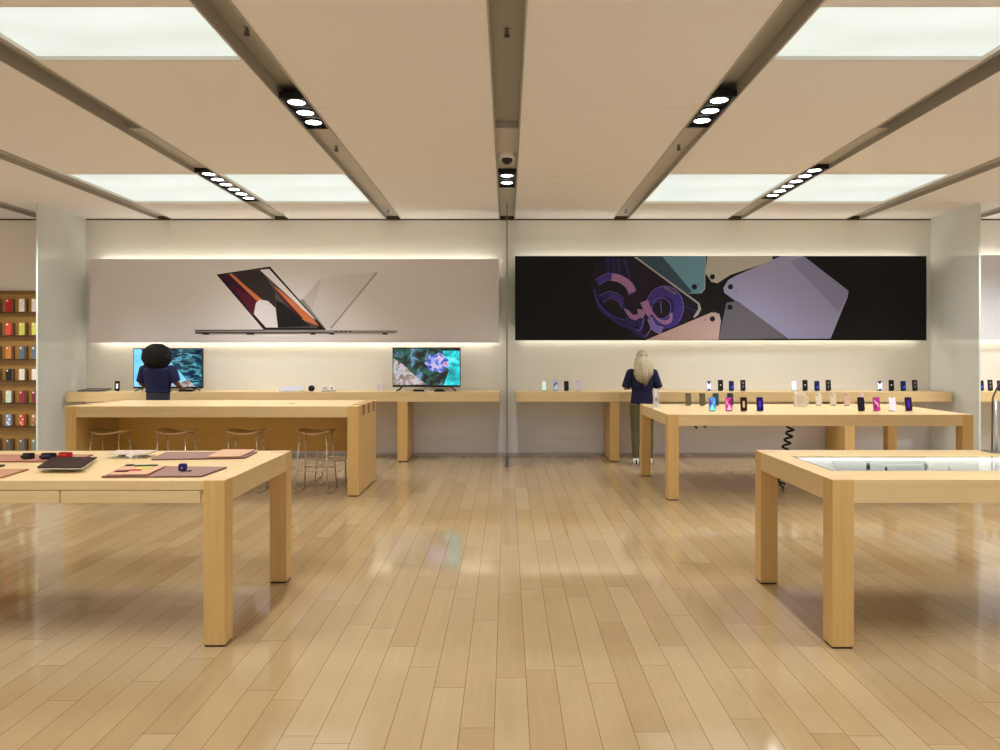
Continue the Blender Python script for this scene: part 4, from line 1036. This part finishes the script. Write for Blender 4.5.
def afro(t, hz):
    bm = newbm(); bmesh.ops.create_icosphere(bm, subdivisions=6, radius=1)
    for v in bm.verts:
        n = v.co.normalized()
        k = 1+.05*noise.noise(n*4)+.075*noise.noise(n*14)+.06*noise.noise(n*34)
        v.co = Vector((n.x*.194*k, n.y*.185*k-.04, n.z*.18*k+hz-.012))
        if n.y > .55: v.co.y = min(v.co.y, .045+.015*noise.noise(n*20))
    obj('hair', bm, mat('hair_black', (14, 11, 12), .8), t)
    bm = newbm(); tube(bm, [(.085+.012*math.cos(a), -.01+.0, hz-.06+.014*math.sin(a)) for a in [2*math.pi*k/12 for k in range(13)]], .003, 6); obj('earring', bm, SILVER, t)
def longhair(t, hz):
    bm = newbm()
    ell(bm, (0, -.008, hz+.018), (.089, .105, .116), 24)
    tube(bm, [(0, -.05, hz+.06), (-.004, -.085, hz-.02), (-.01, -.10, hz-.12), (-.012, -.115, hz-.20), (.004, -.118, hz-.27), (.016, -.112, hz-.335)], [.082, .100, .122, .130, .112, .05], 22, 0, 1., .42, up=(1, 0, 0))
    o = obj('hair', bm, wood('hair_blonde', (128, 114, 84), (206, 196, 164), (34, 34, 1.6), .5), t); remesh(o, .008, 3)
    rnd = random.Random(3)
    bm = newbm()
    for k in range(110):
        u = rnd.uniform(-1, 1); z1 = hz-.375+.10*abs(u)**1.5+rnd.uniform(-.02, .08); w = .118*u
        yy = -.004*abs(u)
        tube(bm, [(w*.45, -.075+.03*abs(u), hz+.1-.04*abs(u)), (w*.98, -.128+.045*u*u, hz+.0), (w*1.15+.004*rnd.uniform(-1, 1), -.158+.045*u*u, hz-.13), (w*1.02+rnd.uniform(-.008, .008)+.008, -.172+.04*u*u, hz-.22), (w*.45+rnd.uniform(-.012, .012)+.014, -.158+.03*u*u, z1)], [.004, .0065, .0065, .006, .002], 5)
    obj('hair_strands', bm, wood('hair_strand', (150, 136, 104), (216, 206, 176), (50, 50, 2.5), .45), o)
NAVY = mat('navy_cotton', (16, 18, 58), .8, bump=.3, bscale=90)
NAVY2 = mat('navy_jersey', (12, 16, 66), .8, bump=.3, bscale=90)
PB = dict(head=1.525, sh=1.375, chest=1.25, waist=1.06, hip=.90, crotch=.80, knee=.46, sw=.165,
          elL=(-.235, -.01, 1.12), elR=(.235, -.01, 1.12), wrL=(-.16, .22, 1.10), wrR=(.16, .22, 1.10), knL=(-.095, .0), knR=(.10, .0))
person('person', 'blonde woman in navy top and olive trousers standing at the right wall counter', (X(642, 10.38), 10.38, 0), PB, SKIN_L, NAVY,
       mat('olive_twill', (96, 90, 58), .85, bump=.3, bscale=90), mat('sneaker_white', (236, 234, 230), .5), longhair, .865, 1.03, 1.04)
PA = dict(head=1.575, sh=1.43, chest=1.30, waist=1.10, hip=.95, crotch=.84, knee=.48, sw=.19,
          elL=(-.24, .0, 1.19), elR=(.245, .0, 1.20), wrL=(-.225, .25, 1.085), wrR=(.235, .22, 1.10), knL=(-.09, .0), knR=(.09, .0))
person('person', 'person with big round black hair and blue shirt facing the left television', (X(158.3, 10.22), 10.22, 0), PA, SKIN_D, NAVY2,
       mat('dark_denim', (44, 46, 58), .85, bump=.3, bscale=90), BLACK, afro, 1.06, .97, 1.2)

# ------------------------------------------------------------ world, camera, colour
w = bpy.data.worlds.new('world'); sc.world = w; w.use_nodes = True
bg = w.node_tree.nodes['Background']; bg.inputs[0].default_value = (.95, .97, 1, 1); bg.inputs[1].default_value = .55
cam = bpy.data.cameras.new('camera'); co = bpy.data.objects.new('camera', cam); COL.objects.link(co)
co.location = (0, 0, H); co.rotation_euler = (math.pi/2, 0, 0)
cam.sensor_width = 36; cam.lens = 36*F/1000; cam.shift_x = -(PX-500)/1000; cam.shift_y = -(375-PY)/1000
cam.clip_end = 60; cam.clip_start = .05
sc.camera = co
vs = sc.view_settings
vs.view_transform = 'Standard'; vs.look = 'None'; vs.gamma = 1; vs.exposure = .2; vs.use_curve_mapping = False
